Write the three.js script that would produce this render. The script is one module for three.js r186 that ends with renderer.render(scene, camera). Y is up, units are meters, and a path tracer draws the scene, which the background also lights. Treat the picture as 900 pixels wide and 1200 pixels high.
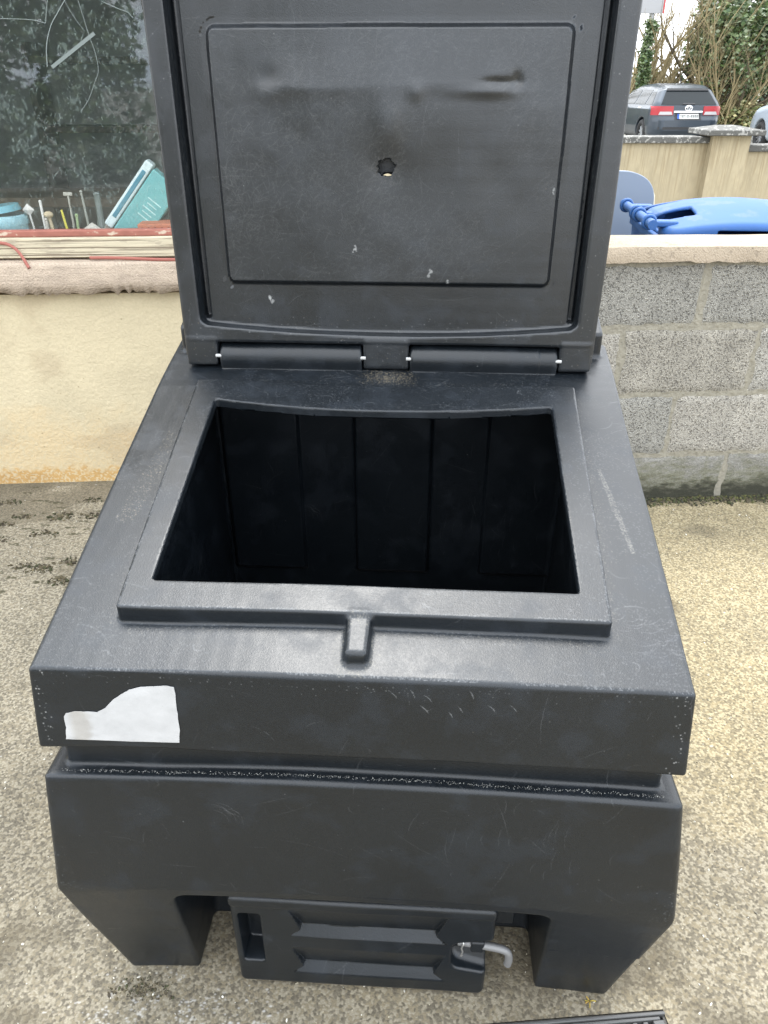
import * as THREE from 'three';
import { mergeGeometries } from 'three/addons/utils/BufferGeometryUtils.js';
import { RoundedBoxGeometry } from 'three/addons/geometries/RoundedBoxGeometry.js';

// ---------------------------------------------------------------- camera, sky, sun, exposure
const scene = new THREE.Scene();
const camera = new THREE.PerspectiveCamera(69.3, 768 / 1024, 0.05, 400);
camera.position.set(0, 1.2966, 0);
camera.rotation.set(THREE.MathUtils.degToRad(-29.82), 0, 0);
scene.add(camera);
const EXPOSURE = 3.7;

const hash = (x, y, z = 0) => { let h = Math.imul(x | 0, 374761393) ^ Math.imul(y | 0, 668265263) ^ Math.imul(z | 0, 2147483647 - 98765); h = Math.imul(h ^ (h >>> 13), 1274126177); h = Math.imul(h ^ (h >>> 16), 2246822519); return ((h ^ (h >>> 15)) >>> 0) / 4294967296; };
const sm = t => t * t * (3 - 2 * t);
function n2(x, y, s = 0) { const i = Math.floor(x), j = Math.floor(y), u = sm(x - i), v = sm(y - j); const a = hash(i, j, s), b = hash(i + 1, j, s), c = hash(i, j + 1, s), d = hash(i + 1, j + 1, s); return a + (b - a) * u + (c - a) * v + (a - b - c + d) * u * v; }
function n3(x, y, z) { const k = Math.floor(z), w = sm(z - k); return n2(x, y, k * 7 + 11) * (1 - w) + n2(x, y, k * 7 + 18) * w; }
function fbm(x, y, s = 0, o = 4) { let a = .5, r = 0, t = 0; for (let i = 0; i < o; i++) { r += a * n2(x, y, s + i * 31); t += a; a *= .5; x = x * 2.03 + 5.1; y = y * 2.03 + 1.7; } return r / t; }
function rng(seed) { let s = seed >>> 0; return () => { s = (s + 0x6D2B79F5) | 0; let t = Math.imul(s ^ (s >>> 15), 1 | s); t = (t + Math.imul(t ^ (t >>> 7), 61 | t)) ^ t; return ((t ^ (t >>> 14)) >>> 0) / 4294967296; }; }
const clamp = (v, a = 0, b = 1) => v < a ? a : v > b ? b : v;
const lerp = (a, b, t) => a + (b - a) * t;
const step = (a, b, v) => sm(clamp((v - a) / (b - a)));

// equirectangular texel to direction: the middle column looks along +x, a quarter further along +z
const skyX = (az, c) => -Math.cos(az) * c, skyZ = (az, c) => -Math.sin(az) * c;
{ // bright, evenly clouded sky with a few thin breaks
  const W = 512, H = 256, d = new Float32Array(W * H * 4), sd = [-.05, .88, -.38], sl = Math.hypot(...sd);
  for (let j = 0; j < H; j++) for (let i = 0; i < W; i++) {
    const el = ((j + .5) / H - .5) * Math.PI, az = (i + .5) / W * Math.PI * 2, s = Math.sin(el), c = Math.cos(el);
    let r, g, b;
    if (s >= 0) {
      const q = 1 / (s + .25), px = Math.cos(az) * c * q * 1.3, py = Math.sin(az) * c * q * 1.3;
      const cl = fbm(px + 9, py + 4, 3, 5), au = Math.acos(clamp((skyX(az, c) * sd[0] + s * sd[1] + skyZ(az, c) * sd[2]) / sl, -1, 1)), k = .95 + .12 * s + .46 * Math.exp(-((au / .65) ** 2)) + (cl - .5) * .35, br = step(.56, .75, fbm(px * .8 + 20, py * .8 + 3, 77, 4)) * .55;
      r = k * (.97 - .5 * br); g = k * (1.0 - .3 * br); b = k * (1.04 - .02 * br);
    } else { r = .26; g = .25; b = .22; }
    const o = (j * W + i) * 4; d[o] = r; d[o + 1] = g; d[o + 2] = b; d[o + 3] = 1;
  }
  const t = new THREE.DataTexture(d, W, H, THREE.RGBAFormat, THREE.FloatType);
  t.mapping = THREE.EquirectangularReflectionMapping; t.magFilter = THREE.LinearFilter; t.minFilter = THREE.LinearFilter; t.wrapS = THREE.RepeatWrapping; t.needsUpdate = true;
  scene.background = t; scene.environment = t;
}
const sun = new THREE.DirectionalLight(new THREE.Color(1, .97, .92), 1.05);
sun.position.set(-1.1, 19, -10.2); sun.target.position.set(0, 0, -2);
sun.castShadow = true; sun.shadow.radius = 40; sun.shadow.mapSize.set(2048, 2048);
Object.assign(sun.shadow.camera, { left: -14, right: 14, top: 14, bottom: -14, near: .5, far: 60 });
scene.add(sun, sun.target);

// ---------------------------------------------------------------- helpers
const V = (x, y, z) => new THREE.Vector3(x, y, z);
const taken = {};
function numbered(n) { taken[n] = (taken[n] || 0) + 1; return taken[n] === 1 ? n : n + '_' + String(taken[n] - 1).padStart(3, '0'); }
function mesh(name, g, m, parent) { const o = new THREE.Mesh(g, m); o.name = name; o.castShadow = o.receiveShadow = true; parent.add(o); return o; }
function thing(name, label, category, pos = [0, 0, 0], turn = 0, group) { const o = new THREE.Group(); o.name = numbered(name); o.position.set(...pos); o.rotation.y = turn; o.userData = { label, category }; if (group) o.userData.group = group; scene.add(o); return o; }
function single(name, g, m, label, category, group, kind) { const o = mesh(numbered(name), g, m, scene); o.userData = { label, category }; if (group) o.userData.group = group; if (kind) o.userData.kind = kind; return o; }
function structure(name, g, m) { const o = mesh(name, g, m, scene); o.userData = { kind: 'structure', label: '', category: '' }; delete o.userData.label; delete o.userData.category; return o; }
const col = (r, g, b) => new THREE.Color().setRGB(r, g, b);
const mat = (c, rough = .8, extra = {}) => new THREE.MeshStandardMaterial({ color: c, roughness: rough, ...extra });
function box(w, h, d, x = 0, y = 0, z = 0, r = 0) { const g = r ? new RoundedBoxGeometry(w, h, d, 2, r) : new THREE.BoxGeometry(w, h, d); g.translate(x, y, z); return g; }
function tube(pts, r, seg = 24, rs = 8, closed = false) { return new THREE.TubeGeometry(new THREE.CatmullRomCurve3(pts.map(p => V(...p)), closed, 'catmullrom', .5), seg, r, rs, closed); }
const merge = gs => mergeGeometries(gs.map(g => { const q = g.index ? g.toNonIndexed() : g; for (const k of Object.keys(q.attributes)) if (!['position', 'normal', 'uv'].includes(k)) q.deleteAttribute(k); return q; }));

// textures: linear colour in, sRGB bytes out
const toS = v => 255 * (v <= .0031308 ? 12.92 * v : 1.055 * Math.pow(Math.max(v, 0), 1 / 2.4) - .055);
const lut = new Uint8Array(4097); for (let i = 0; i <= 4096; i++) lut[i] = Math.round(toS(i / 4096));
class Tex {
  constructor(w, h) { this.w = w; this.h = h; this.c = new Float32Array(w * h * 3); this.g = new Float32Array(w * h); }
  each(f) { const o = [0, 0, 0, 0]; for (let j = 0; j < this.h; j++) for (let i = 0; i < this.w; i++) { f(i, j, o); const k = j * this.w + i; this.c[k * 3] = o[0]; this.c[k * 3 + 1] = o[1]; this.c[k * 3 + 2] = o[2]; this.g[k] = o[3]; } return this; }
  mix(i, j, c, a, dg = 0) { i |= 0; j |= 0; if (i < 0 || j < 0 || i >= this.w || j >= this.h) return; const k = j * this.w + i; for (let q = 0; q < 3; q++) this.c[k * 3 + q] += (c[q] - this.c[k * 3 + q]) * a; this.g[k] += dg * a; }
  dot(x, y, r, c, a, dg = 0) { if (this.soft) { r *= this.soft; a *= this.soft; } for (let j = Math.floor(y - r - 1); j <= y + r + 1; j++) for (let i = Math.floor(x - r - 1); i <= x + r + 1; i++) { const d = hyp(i + .5 - x, j + .5 - y); const k = clamp(r + .5 - d); if (k > 0) this.mix(i, j, c, a * k, dg); } }
  line(x0, y0, x1, y1, c, a, bend = 0, dg = 0, wdt = 1) { const L = Math.hypot(x1 - x0, y1 - y0), n = Math.ceil(L * 1.3), nx = -(y1 - y0) / (L + 1e-6), ny = (x1 - x0) / (L + 1e-6); for (let k = 0; k <= n; k++) { const t = k / n, b = bend * 4 * t * (1 - t), f = Math.sin(t * Math.PI); const br = hash(k >> 2, x0 | 0, y0 | 0) > .25 ? 1 : .2; if (wdt > 1) this.dot(lerp(x0, x1, t) + nx * b, lerp(y0, y1, t) + ny * b, wdt / 2, c, a * (.3 + .7 * f) * br, dg); else this.mix(lerp(x0, x1, t) + nx * b, lerp(y0, y1, t) + ny * b, c, a * (.3 + .7 * f) * br, dg); } }
  map(rep) { const d = new Uint8Array(this.w * this.h * 4); for (let k = 0; k < this.w * this.h; k++) { for (let q = 0; q < 3; q++) d[k * 4 + q] = lut[Math.round(clamp(this.c[k * 3 + q]) * 4096)]; d[k * 4 + 3] = 255; } return fin(d, this.w, this.h, true, rep); }
  grey(rep) { const d = new Uint8Array(this.w * this.h * 4); for (let k = 0; k < this.w * this.h; k++) { const v = Math.round(clamp(this.g[k]) * 255); d[k * 4] = d[k * 4 + 1] = d[k * 4 + 2] = v; d[k * 4 + 3] = 255; } return fin(d, this.w, this.h, false, rep); }
}
function fin(d, w, h, srgb, rep) { const t = new THREE.DataTexture(d, w, h, THREE.RGBAFormat); t.wrapS = t.wrapT = THREE.RepeatWrapping; t.magFilter = THREE.LinearFilter; t.minFilter = THREE.LinearMipmapLinearFilter; t.generateMipmaps = true; t.anisotropy = 8; if (srgb) t.colorSpace = THREE.SRGBColorSpace; if (rep) t.repeat.set(rep[0], rep[1]); t.needsUpdate = true; return t; }
function again(t, rx, ry) { const c = t.clone(); c.repeat.set(rx, ry); c.needsUpdate = true; return c; }
// uv in metres by the dominant axis of each (non-indexed) face
function metreUV(g, k = 1, du = 0, dv = 0) { const q = g.index ? g.toNonIndexed() : g, p = q.attributes.position, n = q.attributes.normal, uv = new Float32Array(p.count * 2); for (let f = 0; f < p.count; f += 3) { const ax = Math.abs(n.getX(f) + n.getX(f + 1) + n.getX(f + 2)), ay = Math.abs(n.getY(f) + n.getY(f + 1) + n.getY(f + 2)), az = Math.abs(n.getZ(f) + n.getZ(f + 1) + n.getZ(f + 2)); for (let i = f; i < f + 3; i++) { const x = p.getX(i), y = p.getY(i), z = p.getZ(i); const [u, v] = az >= ax && az >= ay ? [x, y] : ax >= ay ? [z, y] : [x, z]; uv[i * 2] = u * k + du; uv[i * 2 + 1] = v * k + dv; } } q.setAttribute('uv', new THREE.BufferAttribute(uv, 2)); return q; }

// signed distance modelling (moulded plastic): naive surface nets with exact normals
const smax = (a, b, r) => { const p = a + r, q = b + r; return p > 0 && q > 0 ? Math.sqrt(p * p + q * q) - r : a > b ? a : b; };
const smin = (a, b, r) => { const p = r - a, q = r - b; return p > 0 && q > 0 ? r - Math.sqrt(p * p + q * q) : a < b ? a : b; };
const hyp = (a, b) => Math.sqrt(a * a + b * b);
const bx3 = (x, y, z, cx, cy, cz, hx, hy, hz, r = .004) => { const a = Math.abs(x - cx) - hx + r, b = Math.abs(y - cy) - hy + r, c = Math.abs(z - cz) - hz + r; const A = a > 0 ? a : 0, B = b > 0 ? b : 0, C = c > 0 ? c : 0; return Math.sqrt(A * A + B * B + C * C) + Math.min(Math.max(a, b, c), 0) - r; };
function nets(f, lo, hi, cell, uvf) {
  const nx = Math.ceil((hi[0] - lo[0]) / cell) + 1, ny = Math.ceil((hi[1] - lo[1]) / cell) + 1, nz = Math.ceil((hi[2] - lo[2]) / cell) + 1;
  const val = new Float32Array(nx * ny * nz), id = (i, j, k) => (k * ny + j) * nx + i, B = 8, R = (B / 2 + 1) * cell * 1.7320508 * 1.15;
  for (let K = 0; K < nz; K += B) for (let J = 0; J < ny; J += B) for (let I = 0; I < nx; I += B) {
    const c = f(lo[0] + (I + B / 2) * cell, lo[1] + (J + B / 2) * cell, lo[2] + (K + B / 2) * cell), skip = Math.abs(c) > R;
    for (let k = K; k < Math.min(K + B, nz); k++) for (let j = J; j < Math.min(J + B, ny); j++) for (let i = I; i < Math.min(I + B, nx); i++) val[id(i, j, k)] = skip ? c : f(lo[0] + i * cell, lo[1] + j * cell, lo[2] + k * cell);
  }
  const vid = new Int32Array(nx * ny * nz).fill(-1), P = []; const v = new Float32Array(8);
  for (let k = 0; k < nz - 1; k++) for (let j = 0; j < ny - 1; j++) for (let i = 0; i < nx - 1; i++) {
    let m = 0; for (let q = 0; q < 8; q++) { v[q] = val[id(i + (q & 1), j + ((q >> 1) & 1), k + (q >> 2))]; if (v[q] < 0) m |= 1 << q; }
    if (m === 0 || m === 255) continue;
    let sx = 0, sy = 0, sz = 0, n = 0;
    for (let a = 0; a < 8; a++) for (let b = 0; b < 3; b++) { const c = a | (1 << b); if (c === a) continue; if ((v[a] < 0) !== (v[c] < 0)) { const t = v[a] / (v[a] - v[c]); sx += (a & 1) + (b === 0 ? t : 0); sy += ((a >> 1) & 1) + (b === 1 ? t : 0); sz += (a >> 2) + (b === 2 ? t : 0); n++; } }
    vid[id(i, j, k)] = P.length / 3; P.push(lo[0] + (i + sx / n) * cell, lo[1] + (j + sy / n) * cell, lo[2] + (k + sz / n) * cell);
  }
  const N = new Float32Array(P.length), e = .0008;
  const grad = (x, y, z) => { const a = f(x + e, y, z) - f(x - e, y, z), b = f(x, y + e, z) - f(x, y - e, z), c = f(x, y, z + e) - f(x, y, z - e), l = Math.sqrt(a * a + b * b + c * c) || 1; return [a / l, b / l, c / l]; };
  for (let q = 0; q < P.length; q += 3) { let g = [0, 1, 0]; for (let it = 0; it < 2; it++) { g = grad(P[q], P[q + 1], P[q + 2]); const d = clamp(f(P[q], P[q + 1], P[q + 2]), -cell * .6, cell * .6); P[q] -= g[0] * d; P[q + 1] -= g[1] * d; P[q + 2] -= g[2] * d; } g = grad(P[q], P[q + 1], P[q + 2]); N[q] = g[0]; N[q + 1] = g[1]; N[q + 2] = g[2]; }
  const idx = []; const quad = (a, b, c, d, fl) => { if (a < 0 || b < 0 || c < 0 || d < 0) return; if (fl) idx.push(a, c, b, a, d, c); else idx.push(a, b, c, a, c, d); };
  for (let k = 1; k < nz - 1; k++) for (let j = 1; j < ny - 1; j++) for (let i = 1; i < nx - 1; i++) {
    const s = val[id(i, j, k)] < 0;
    if (s !== (val[id(i + 1, j, k)] < 0)) quad(vid[id(i, j - 1, k - 1)], vid[id(i, j, k - 1)], vid[id(i, j, k)], vid[id(i, j - 1, k)], !s);
    if (s !== (val[id(i, j + 1, k)] < 0)) quad(vid[id(i - 1, j, k - 1)], vid[id(i - 1, j, k)], vid[id(i, j, k)], vid[id(i, j, k - 1)], !s);
    if (s !== (val[id(i, j, k + 1)] < 0)) quad(vid[id(i - 1, j - 1, k)], vid[id(i, j - 1, k)], vid[id(i, j, k)], vid[id(i - 1, j, k)], !s);
  }
  // split vertices by dominant face axis so that uv seams are clean
  const pos = [], nor = [], uv = [], out = [], seen = new Map();
  for (let t = 0; t < idx.length; t += 3) {
    let a = 0, b = 0, c = 0; for (let q = 0; q < 3; q++) { a += N[idx[t + q] * 3]; b += N[idx[t + q] * 3 + 1]; c += N[idx[t + q] * 3 + 2]; }
    a = Math.abs(a); b = Math.abs(b); c = Math.abs(c); const ax = b >= a && b >= c ? 1 : c >= a ? 2 : 0;
    for (let q = 0; q < 3; q++) { const key = idx[t + q] * 3 + ax; let w = seen.get(key); if (w === undefined) { w = pos.length / 3; seen.set(key, w); const o = idx[t + q] * 3; pos.push(P[o], P[o + 1], P[o + 2]); nor.push(N[o], N[o + 1], N[o + 2]); const r = uvf ? uvf(P[o], P[o + 1], P[o + 2], ax) : ax === 1 ? [P[o], P[o + 2]] : ax === 2 ? [P[o], P[o + 1]] : [P[o + 2], P[o + 1]]; uv.push(r[0], r[1]); } out.push(w); }
  }
  const g = new THREE.BufferGeometry(); g.setAttribute('position', new THREE.Float32BufferAttribute(pos, 3)); g.setAttribute('normal', new THREE.Float32BufferAttribute(nor, 3)); g.setAttribute('uv', new THREE.Float32BufferAttribute(uv, 2)); g.setIndex(out); return g;
}
// a bilinear patch laid on a modelled surface: corners projected along dir until f = off
function patch(f, c, dir, nu, nv, off, thick = .004) {
  const mk = (o) => { const rows = []; for (let j = 0; j <= nv; j++) for (let i = 0; i <= nu; i++) { const u = i / nu, v = j / nv; const p = [0, 1, 2].map(q => lerp(lerp(c[0][q], c[1][q], u), lerp(c[3][q], c[2][q], u), v)); for (let it = 0; it < 40; it++) { const d = f(p[0], p[1], p[2]) - o; if (Math.abs(d) < 1e-4) break; for (let q = 0; q < 3; q++) p[q] += dir[q] * d * .8; } rows.push(p); } return rows; };
  const A = mk(off), n = A.length, pos = [], uv = [], idx = []; const D = A.map(p => p.map((v, q) => v + dir[q] * thick));
  for (const L of [A, D]) L.forEach((p, k) => { pos.push(...p); uv.push((k % (nu + 1)) / nu, Math.floor(k / (nu + 1)) / nv); });
  const w = nu + 1; for (let j = 0; j < nv; j++) for (let i = 0; i < nu; i++) { const a = j * w + i; idx.push(a, a + 1, a + w + 1, a, a + w + 1, a + w, n + a, n + a + w + 1, n + a + 1, n + a, n + a + w, n + a + w + 1); }
  const rim = []; for (let i = 0; i < nu; i++) rim.push([i, i + 1], [nv * w + i + 1, nv * w + i]); for (let j = 0; j < nv; j++) rim.push([(j + 1) * w, j * w], [j * w + nu, (j + 1) * w + nu]); for (const [a, b] of rim) idx.push(a, n + a, n + b, a, n + b, b);
  const g = new THREE.BufferGeometry(); g.setAttribute('position', new THREE.Float32BufferAttribute(pos, 3)); g.setAttribute('uv', new THREE.Float32BufferAttribute(uv, 2)); g.setIndex(idx); const q = g.toNonIndexed(); q.computeVertexNormals(); return q;
}
const TH = THREE.MathUtils.degToRad(3.712);   // both walls run slightly away to the right

// ---------------------------------------------------------------- ground
const GX = 3.1, GZ = 2.3, GW = 2048, GH = 2048;   // one unrepeated sheet of concrete over the visible yard
const yardTex = new Tex(GW, GH).each((i, j, o) => {
  const x = i / GW * GX - 1.55, z = -2.65 + j / GH * GZ;
  // exposed aggregate: nearest of jittered stones
  const s = 1 / .0046, wx = (n2(x * 260, z * 260, 61) - .5) * .7 + (n2(x * 90, z * 90, 63) - .5) * .5, wz = (n2(x * 260, z * 260, 62) - .5) * .7 + (n2(x * 90, z * 90, 64) - .5) * .5, u = x * s + wx, v = z * s + wz, a = Math.floor(u), b = Math.floor(v); let d1 = 9, d2 = 9, h1 = 0;
  for (let q = -1; q <= 1; q++) for (let p = -1; p <= 1; p++) { const e = hash(a + p, b + q, 1), g = hash(a + p, b + q, 2), dx = u - a - p - e, dy = v - b - q - g, d = Math.sqrt(dx * dx + dy * dy); if (d < d1) { d2 = d1; d1 = d; h1 = hash(a + p, b + q, 5); } else if (d < d2) d2 = d; }
  const stone = clamp((d2 - d1) * 2.4), fine = n2(x * 900, z * 900, 4);
  const big = fbm(x * 2.2 + 3, z * 2.2, 9, 5), mid = fbm(x * 9, z * 9 + 4, 15, 4);
  let r, g, bl; const t = h1; // mixed stones: pale limestone, buff, grey, dark
  if (t < .34) { r = .66; g = .62; bl = .52; } else if (t < .60) { r = .42; g = .365; bl = .26; } else if (t < .82) { r = .22; g = .2; bl = .165; } else { r = .09; g = .08; bl = .066; }
  const m = .42 + .58 * stone; const mr = .33, mg = .30, mb = .235; r = lerp(mr, r, m * .6); g = lerp(mg, g, m * .6); bl = lerp(mb, bl, m * .6);
  let k = .80 + .46 * fine + (mid - .5) * .34; 
  // lichen-yellow, cleaner concrete right of the bunker
  const yel = step(.3, .78, fbm(x * 1.7 + 7, z * 2.6 + 2, 41, 4) * .6 + .4 * step(.1, .8, x) * step(-.75, -1.25, z) * (x > 0 ? 1 : 0) + (mid - .5) * .25);
  r *= lerp(1, 1.24, yel); g *= lerp(1, 1.19, yel); bl *= lerp(1, 1.02, yel);
  // grey worn concrete left, darker trodden dirt by the house wall
  const left = step(-.2, -.6, x + (big - .5) * .5), dirt = step(.5, .66, fbm(x * 5, z * 7, 60, 5) + (x < 0 ? .32 : 0) * step(-1.7, -2.3, z) - .08);
  const gv = r * .35 + g * .45 + bl * .2; r = lerp(r, gv * 1.0, left * .3); g = lerp(g, gv * .96, left * .3); bl = lerp(bl, gv * .86, left * .3); k *= lerp(1, .94, left);
  r = lerp(r, .14, dirt * .55); g = lerp(g, .12, dirt * .55); bl = lerp(bl, .085, dirt * .55);
  // moss line along the foot of the walls
  const zw = (x < .42 ? -2.5686 : -2.2984) - x * .0649, e = z - zw + (mid - .5) * .09; const moss = step(.085, .0, e) * (x > .3 ? .85 : .25);
  r = lerp(r, .075, moss); g = lerp(g, .072, moss); bl = lerp(bl, .04, moss);
  k *= .47 * lerp(1, .86, step(-1.45, -1.0, z + (big - .5) * .9 + (mid - .5) * .3)) * lerp(1, 1.22, left * step(-1.0, -1.5, z + (big - .5) * .6)); o[0] = r * k * 1.08; o[1] = g * k * 1.02; o[2] = bl * k * .90; o[3] = clamp(.3 + .5 * stone * (.5 + h1 * .5) + .2 * fine - dirt * .1);
});
{ // small dark holes, crumbs, hairline
  const R = rng(5); const px = (x, z) => [(x + 1.55) / GX * GW, (z + 2.65) / GZ * GH];
  for (let k = 0; k < 420; k++) { const x = R() * 3.0 - 1.5, z = -2.6 + R() * 2.3, [i, j] = px(x, z); yardTex.dot(i, j, .8 + R() * (x < -.6 ? 3 : 1.8), R() < .7 ? [.05, .043, .03] : [.36, .35, .32], .7, -.2); }
  for (let k = 0; k < 70; k++) { const x = -.6 - R() * .9, z = -2.5 + R() * .75, [i, j] = px(x, z); for (let q = 0; q < 14; q++) yardTex.dot(i + (R() - .5) * 22, j + (R() - .5) * 10, 1 + R() * 3, [.05, .045, .022], .7, .1); }
  for (let k = 0; k < 900; k++) { const x = -.36 + (R() + R() - 1) * .22, z = -.63 + (R() + R() - 1) * .09; if (fbm(x * 40, z * 40, 88, 3) < .5) continue; const [i, j] = px(x, z); yardTex.dot(i, j, .4 + R() * 1.3, [.42, .41, .385], .3 + R() * .3, .05); }
}
const yardMap = yardTex.map(), yardBump = yardTex.grey();
const yardMat = new THREE.MeshStandardMaterial({ map: yardMap, bumpMap: yardBump, bumpScale: .0012, roughness: .93 });
// drain position: far edge runs from (.45,-.641) towards the camera on the left
const DA = -.0733, DX = .452, DZ = -.641, DL = .52, DW = .13;
const drainCorner = (u, w) => { const c = Math.cos(DA), s = Math.sin(DA); return [DX - u * c - w * s, DZ - u * s + w * c]; };
{
  const sh = new THREE.Shape(); [[-7, -2.74], [7, -2.74], [7, 7], [-7, 7]].forEach(([x, z], i) => i ? sh.lineTo(x, -z) : sh.moveTo(x, -z)); sh.closePath();
  const h = new THREE.Path(); [[0, 0], [DL, 0], [DL, DW], [0, DW]].map(([u, w]) => drainCorner(u, w)).forEach(([x, z], i) => i ? h.lineTo(x, -z) : h.moveTo(x, -z)); h.closePath(); sh.holes.push(h);
  const g = new THREE.ShapeGeometry(sh); g.rotateX(-Math.PI / 2); const p = g.attributes.position, uv = g.attributes.uv; for (let i = 0; i < p.count; i++) uv.setXY(i, (p.getX(i) + 1.55) / GX, (p.getZ(i) + 2.65) / GZ);
  yardMap.wrapS = yardMap.wrapT = yardBump.wrapS = yardBump.wrapT = THREE.MirroredRepeatWrapping;
  structure('yard_concrete', g, yardMat);
  const tt = new Tex(512, 512).each((i, j, o) => { const k = .7 + .6 * hash(i, j, 8) * .6 + .3 * n2(i / 30, j / 30, 3); o[0] = .2 * k; o[1] = .19 * k; o[2] = .165 * k; o[3] = .5; });
  const big = new THREE.PlaneGeometry(700, 700, 1, 1); big.rotateX(-Math.PI / 2); big.translate(0, -.06, 0); const u2 = big.attributes.uv; for (let i = 0; i < u2.count; i++) u2.setXY(i, u2.getX(i) * 350, u2.getY(i) * 350);
  structure('ground', big, new THREE.MeshStandardMaterial({ map: tt.map(), roughness: .95 }));
}

// ---------------------------------------------------------------- coal bunker
const HR = rng(77);
function plasticTex(w, h, seed, scratches, extra) {
  const R = rng(seed);
  const t = new Tex(w, h).each((i, j, o) => { const f = fbm(i / 90, j / 90, seed, 5), q = n2(i / 2.2, j / 2.2, seed + 5), d = step(.5, .75, fbm(i / 40, j / 40, seed + 9, 5)); const k = .0075 * (.86 + .28 * f) + d * .0035 + (q - .5) * .002; o[0] = k * .7; o[1] = k; o[2] = k * 1.35; o[3] = .38 + (f - .5) * .16 + d * .07 + (q - .5) * .05; });
  for (let k = 0; k < scratches; k++) { const x = R() * w, y = R() * h, a = R() * 6.28, L = 8 + R() * R() * 120; t.line(x, y, x + Math.cos(a) * L, y + Math.sin(a) * L, [.07, .072, .075], .06 + R() * .3, (R() - .5) * 12, .12); }
  for (let k = 0; k < scratches * 2; k++) t.dot(R() * w, R() * h, .1 + R() * R() * R() * 1.1, R() < .75 ? [.3, .3, .29] : [.16, .13, .09], .15 + R() * .5, .15); t.soft = .62;
  if (extra) extra(t, R);
  return t;
}
const fineTex = new Tex(512, 512).each((i, j, o) => { const P = 64; const pn = (a, b, s, per) => { const x = a % per, y = b % per, I = Math.floor(x), J = Math.floor(y), u = sm(x - I), v = sm(y - J), m = q => ((q % per) + per) % per; const A = hash(m(I), m(J), s), B = hash(m(I + 1), m(J), s), C = hash(m(I), m(J + 1), s), D = hash(m(I + 1), m(J + 1), s); return lerp(lerp(A, B, u), lerp(C, D, u), v); }; o[3] = .5 + (pn(i / 512 * P, j / 512 * P, 3, P) - .5) * .5 + (pn(i / 512 * 170, j / 512 * 170, 4, 170) - .5) * .4; o[0] = o[1] = o[2] = .5; });
const fineBump = fineTex.grey();
function plasticMat(t, rx, ry) { return new THREE.MeshPhysicalMaterial({ map: t.map(), roughnessMap: t.grey(), roughness: 1, bumpMap: again(fineBump, rx, ry), bumpScale: .00013, specularIntensity: 1, ior: 1.5 }); }

const bunker = thing('coal_bunker', 'black moulded plastic coal bunker with its lid propped open', 'coal bunker', [-.0339, 0, -.6487], THREE.MathUtils.degToRad(-3.2909));
const topY = z => z > -.604 ? .6976 - .2143 * z : .82704 + (-.604 - z) * .165;
const WN = 44, WT = new Float32Array(WN * WN * WN); // unevenness of the moulding, tabulated every 25 mm
for (let k = 0; k < WN; k++) for (let j = 0; j < WN; j++) for (let i = 0; i < WN; i++) { const x = i * .025, y = j * .025, z = k * .025; WT[(k * WN + j) * WN + i] = (n3(x * 4.3 + 9, z * 4.3 + 2, y * 4.3 + 7) - .5) * .004 + (n3(x * 11 + 3, z * 11, y * 11 + 1) - .5) * .0012; }
function wob(x, y, z) { let a = (x + .52) * 40, b = (y + .06) * 40, c = (z + .95) * 40; a = a < 0 ? -a : a; b = b < 0 ? -b : b; c = c < 0 ? -c : c; a %= WN - 1.001; b %= WN - 1.001; c %= WN - 1.001; const i = a | 0, j = b | 0, k = c | 0; a = sm(a - i); b = sm(b - j); c = sm(c - k); const o = (k * WN + j) * WN + i, N1 = WN, N2 = WN * WN; const p = WT[o] + (WT[o + 1] - WT[o]) * a, q = WT[o + N1] + (WT[o + N1 + 1] - WT[o + N1]) * a, r = WT[o + N2] + (WT[o + N2 + 1] - WT[o + N2]) * a, t = WT[o + N2 + N1] + (WT[o + N2 + N1 + 1] - WT[o + N2 + N1]) * a; return (p + (q - p) * b) * (1 - c) + (r + (t - r) * b) * c; }
const bow = x => .008 * clamp(1 - (x / .4) ** 2);
function hoodBox(x, y, z, ins, bottom, ribs) {
  const ty = topY(z), dep = clamp((ty - y) / .12, 0, 1.6);
  let d = (y - ty - .004 * clamp(1 - (x / .4) ** 2)) * .978;
  d = smax(d, Math.abs(x) - (.3915 + .0366 * -z + .0083 * dep), .006);
  d = smax(d, z - (.0139 * Math.min(dep, 1.1)) + bow(x) * .5 * clamp(dep), .005);
  d = smax(d, -(z + .805) - (ribs ? ribs : 0), .014);
  d += ins; if (bottom) d = smax(d, .5774 - y + .004 * clamp(1 - (x / .4) ** 2), .005);
  return d;
}
const rib = (x, y) => { const a = Math.abs(x - .008); const p = step(.315, .325, y) * (1 - step(.78, .79, y)); return -p * .014 * Math.max(1 - step(.078, .086, a), step(.196, .204, a) * (1 - step(.36, .368, a))); };
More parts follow.
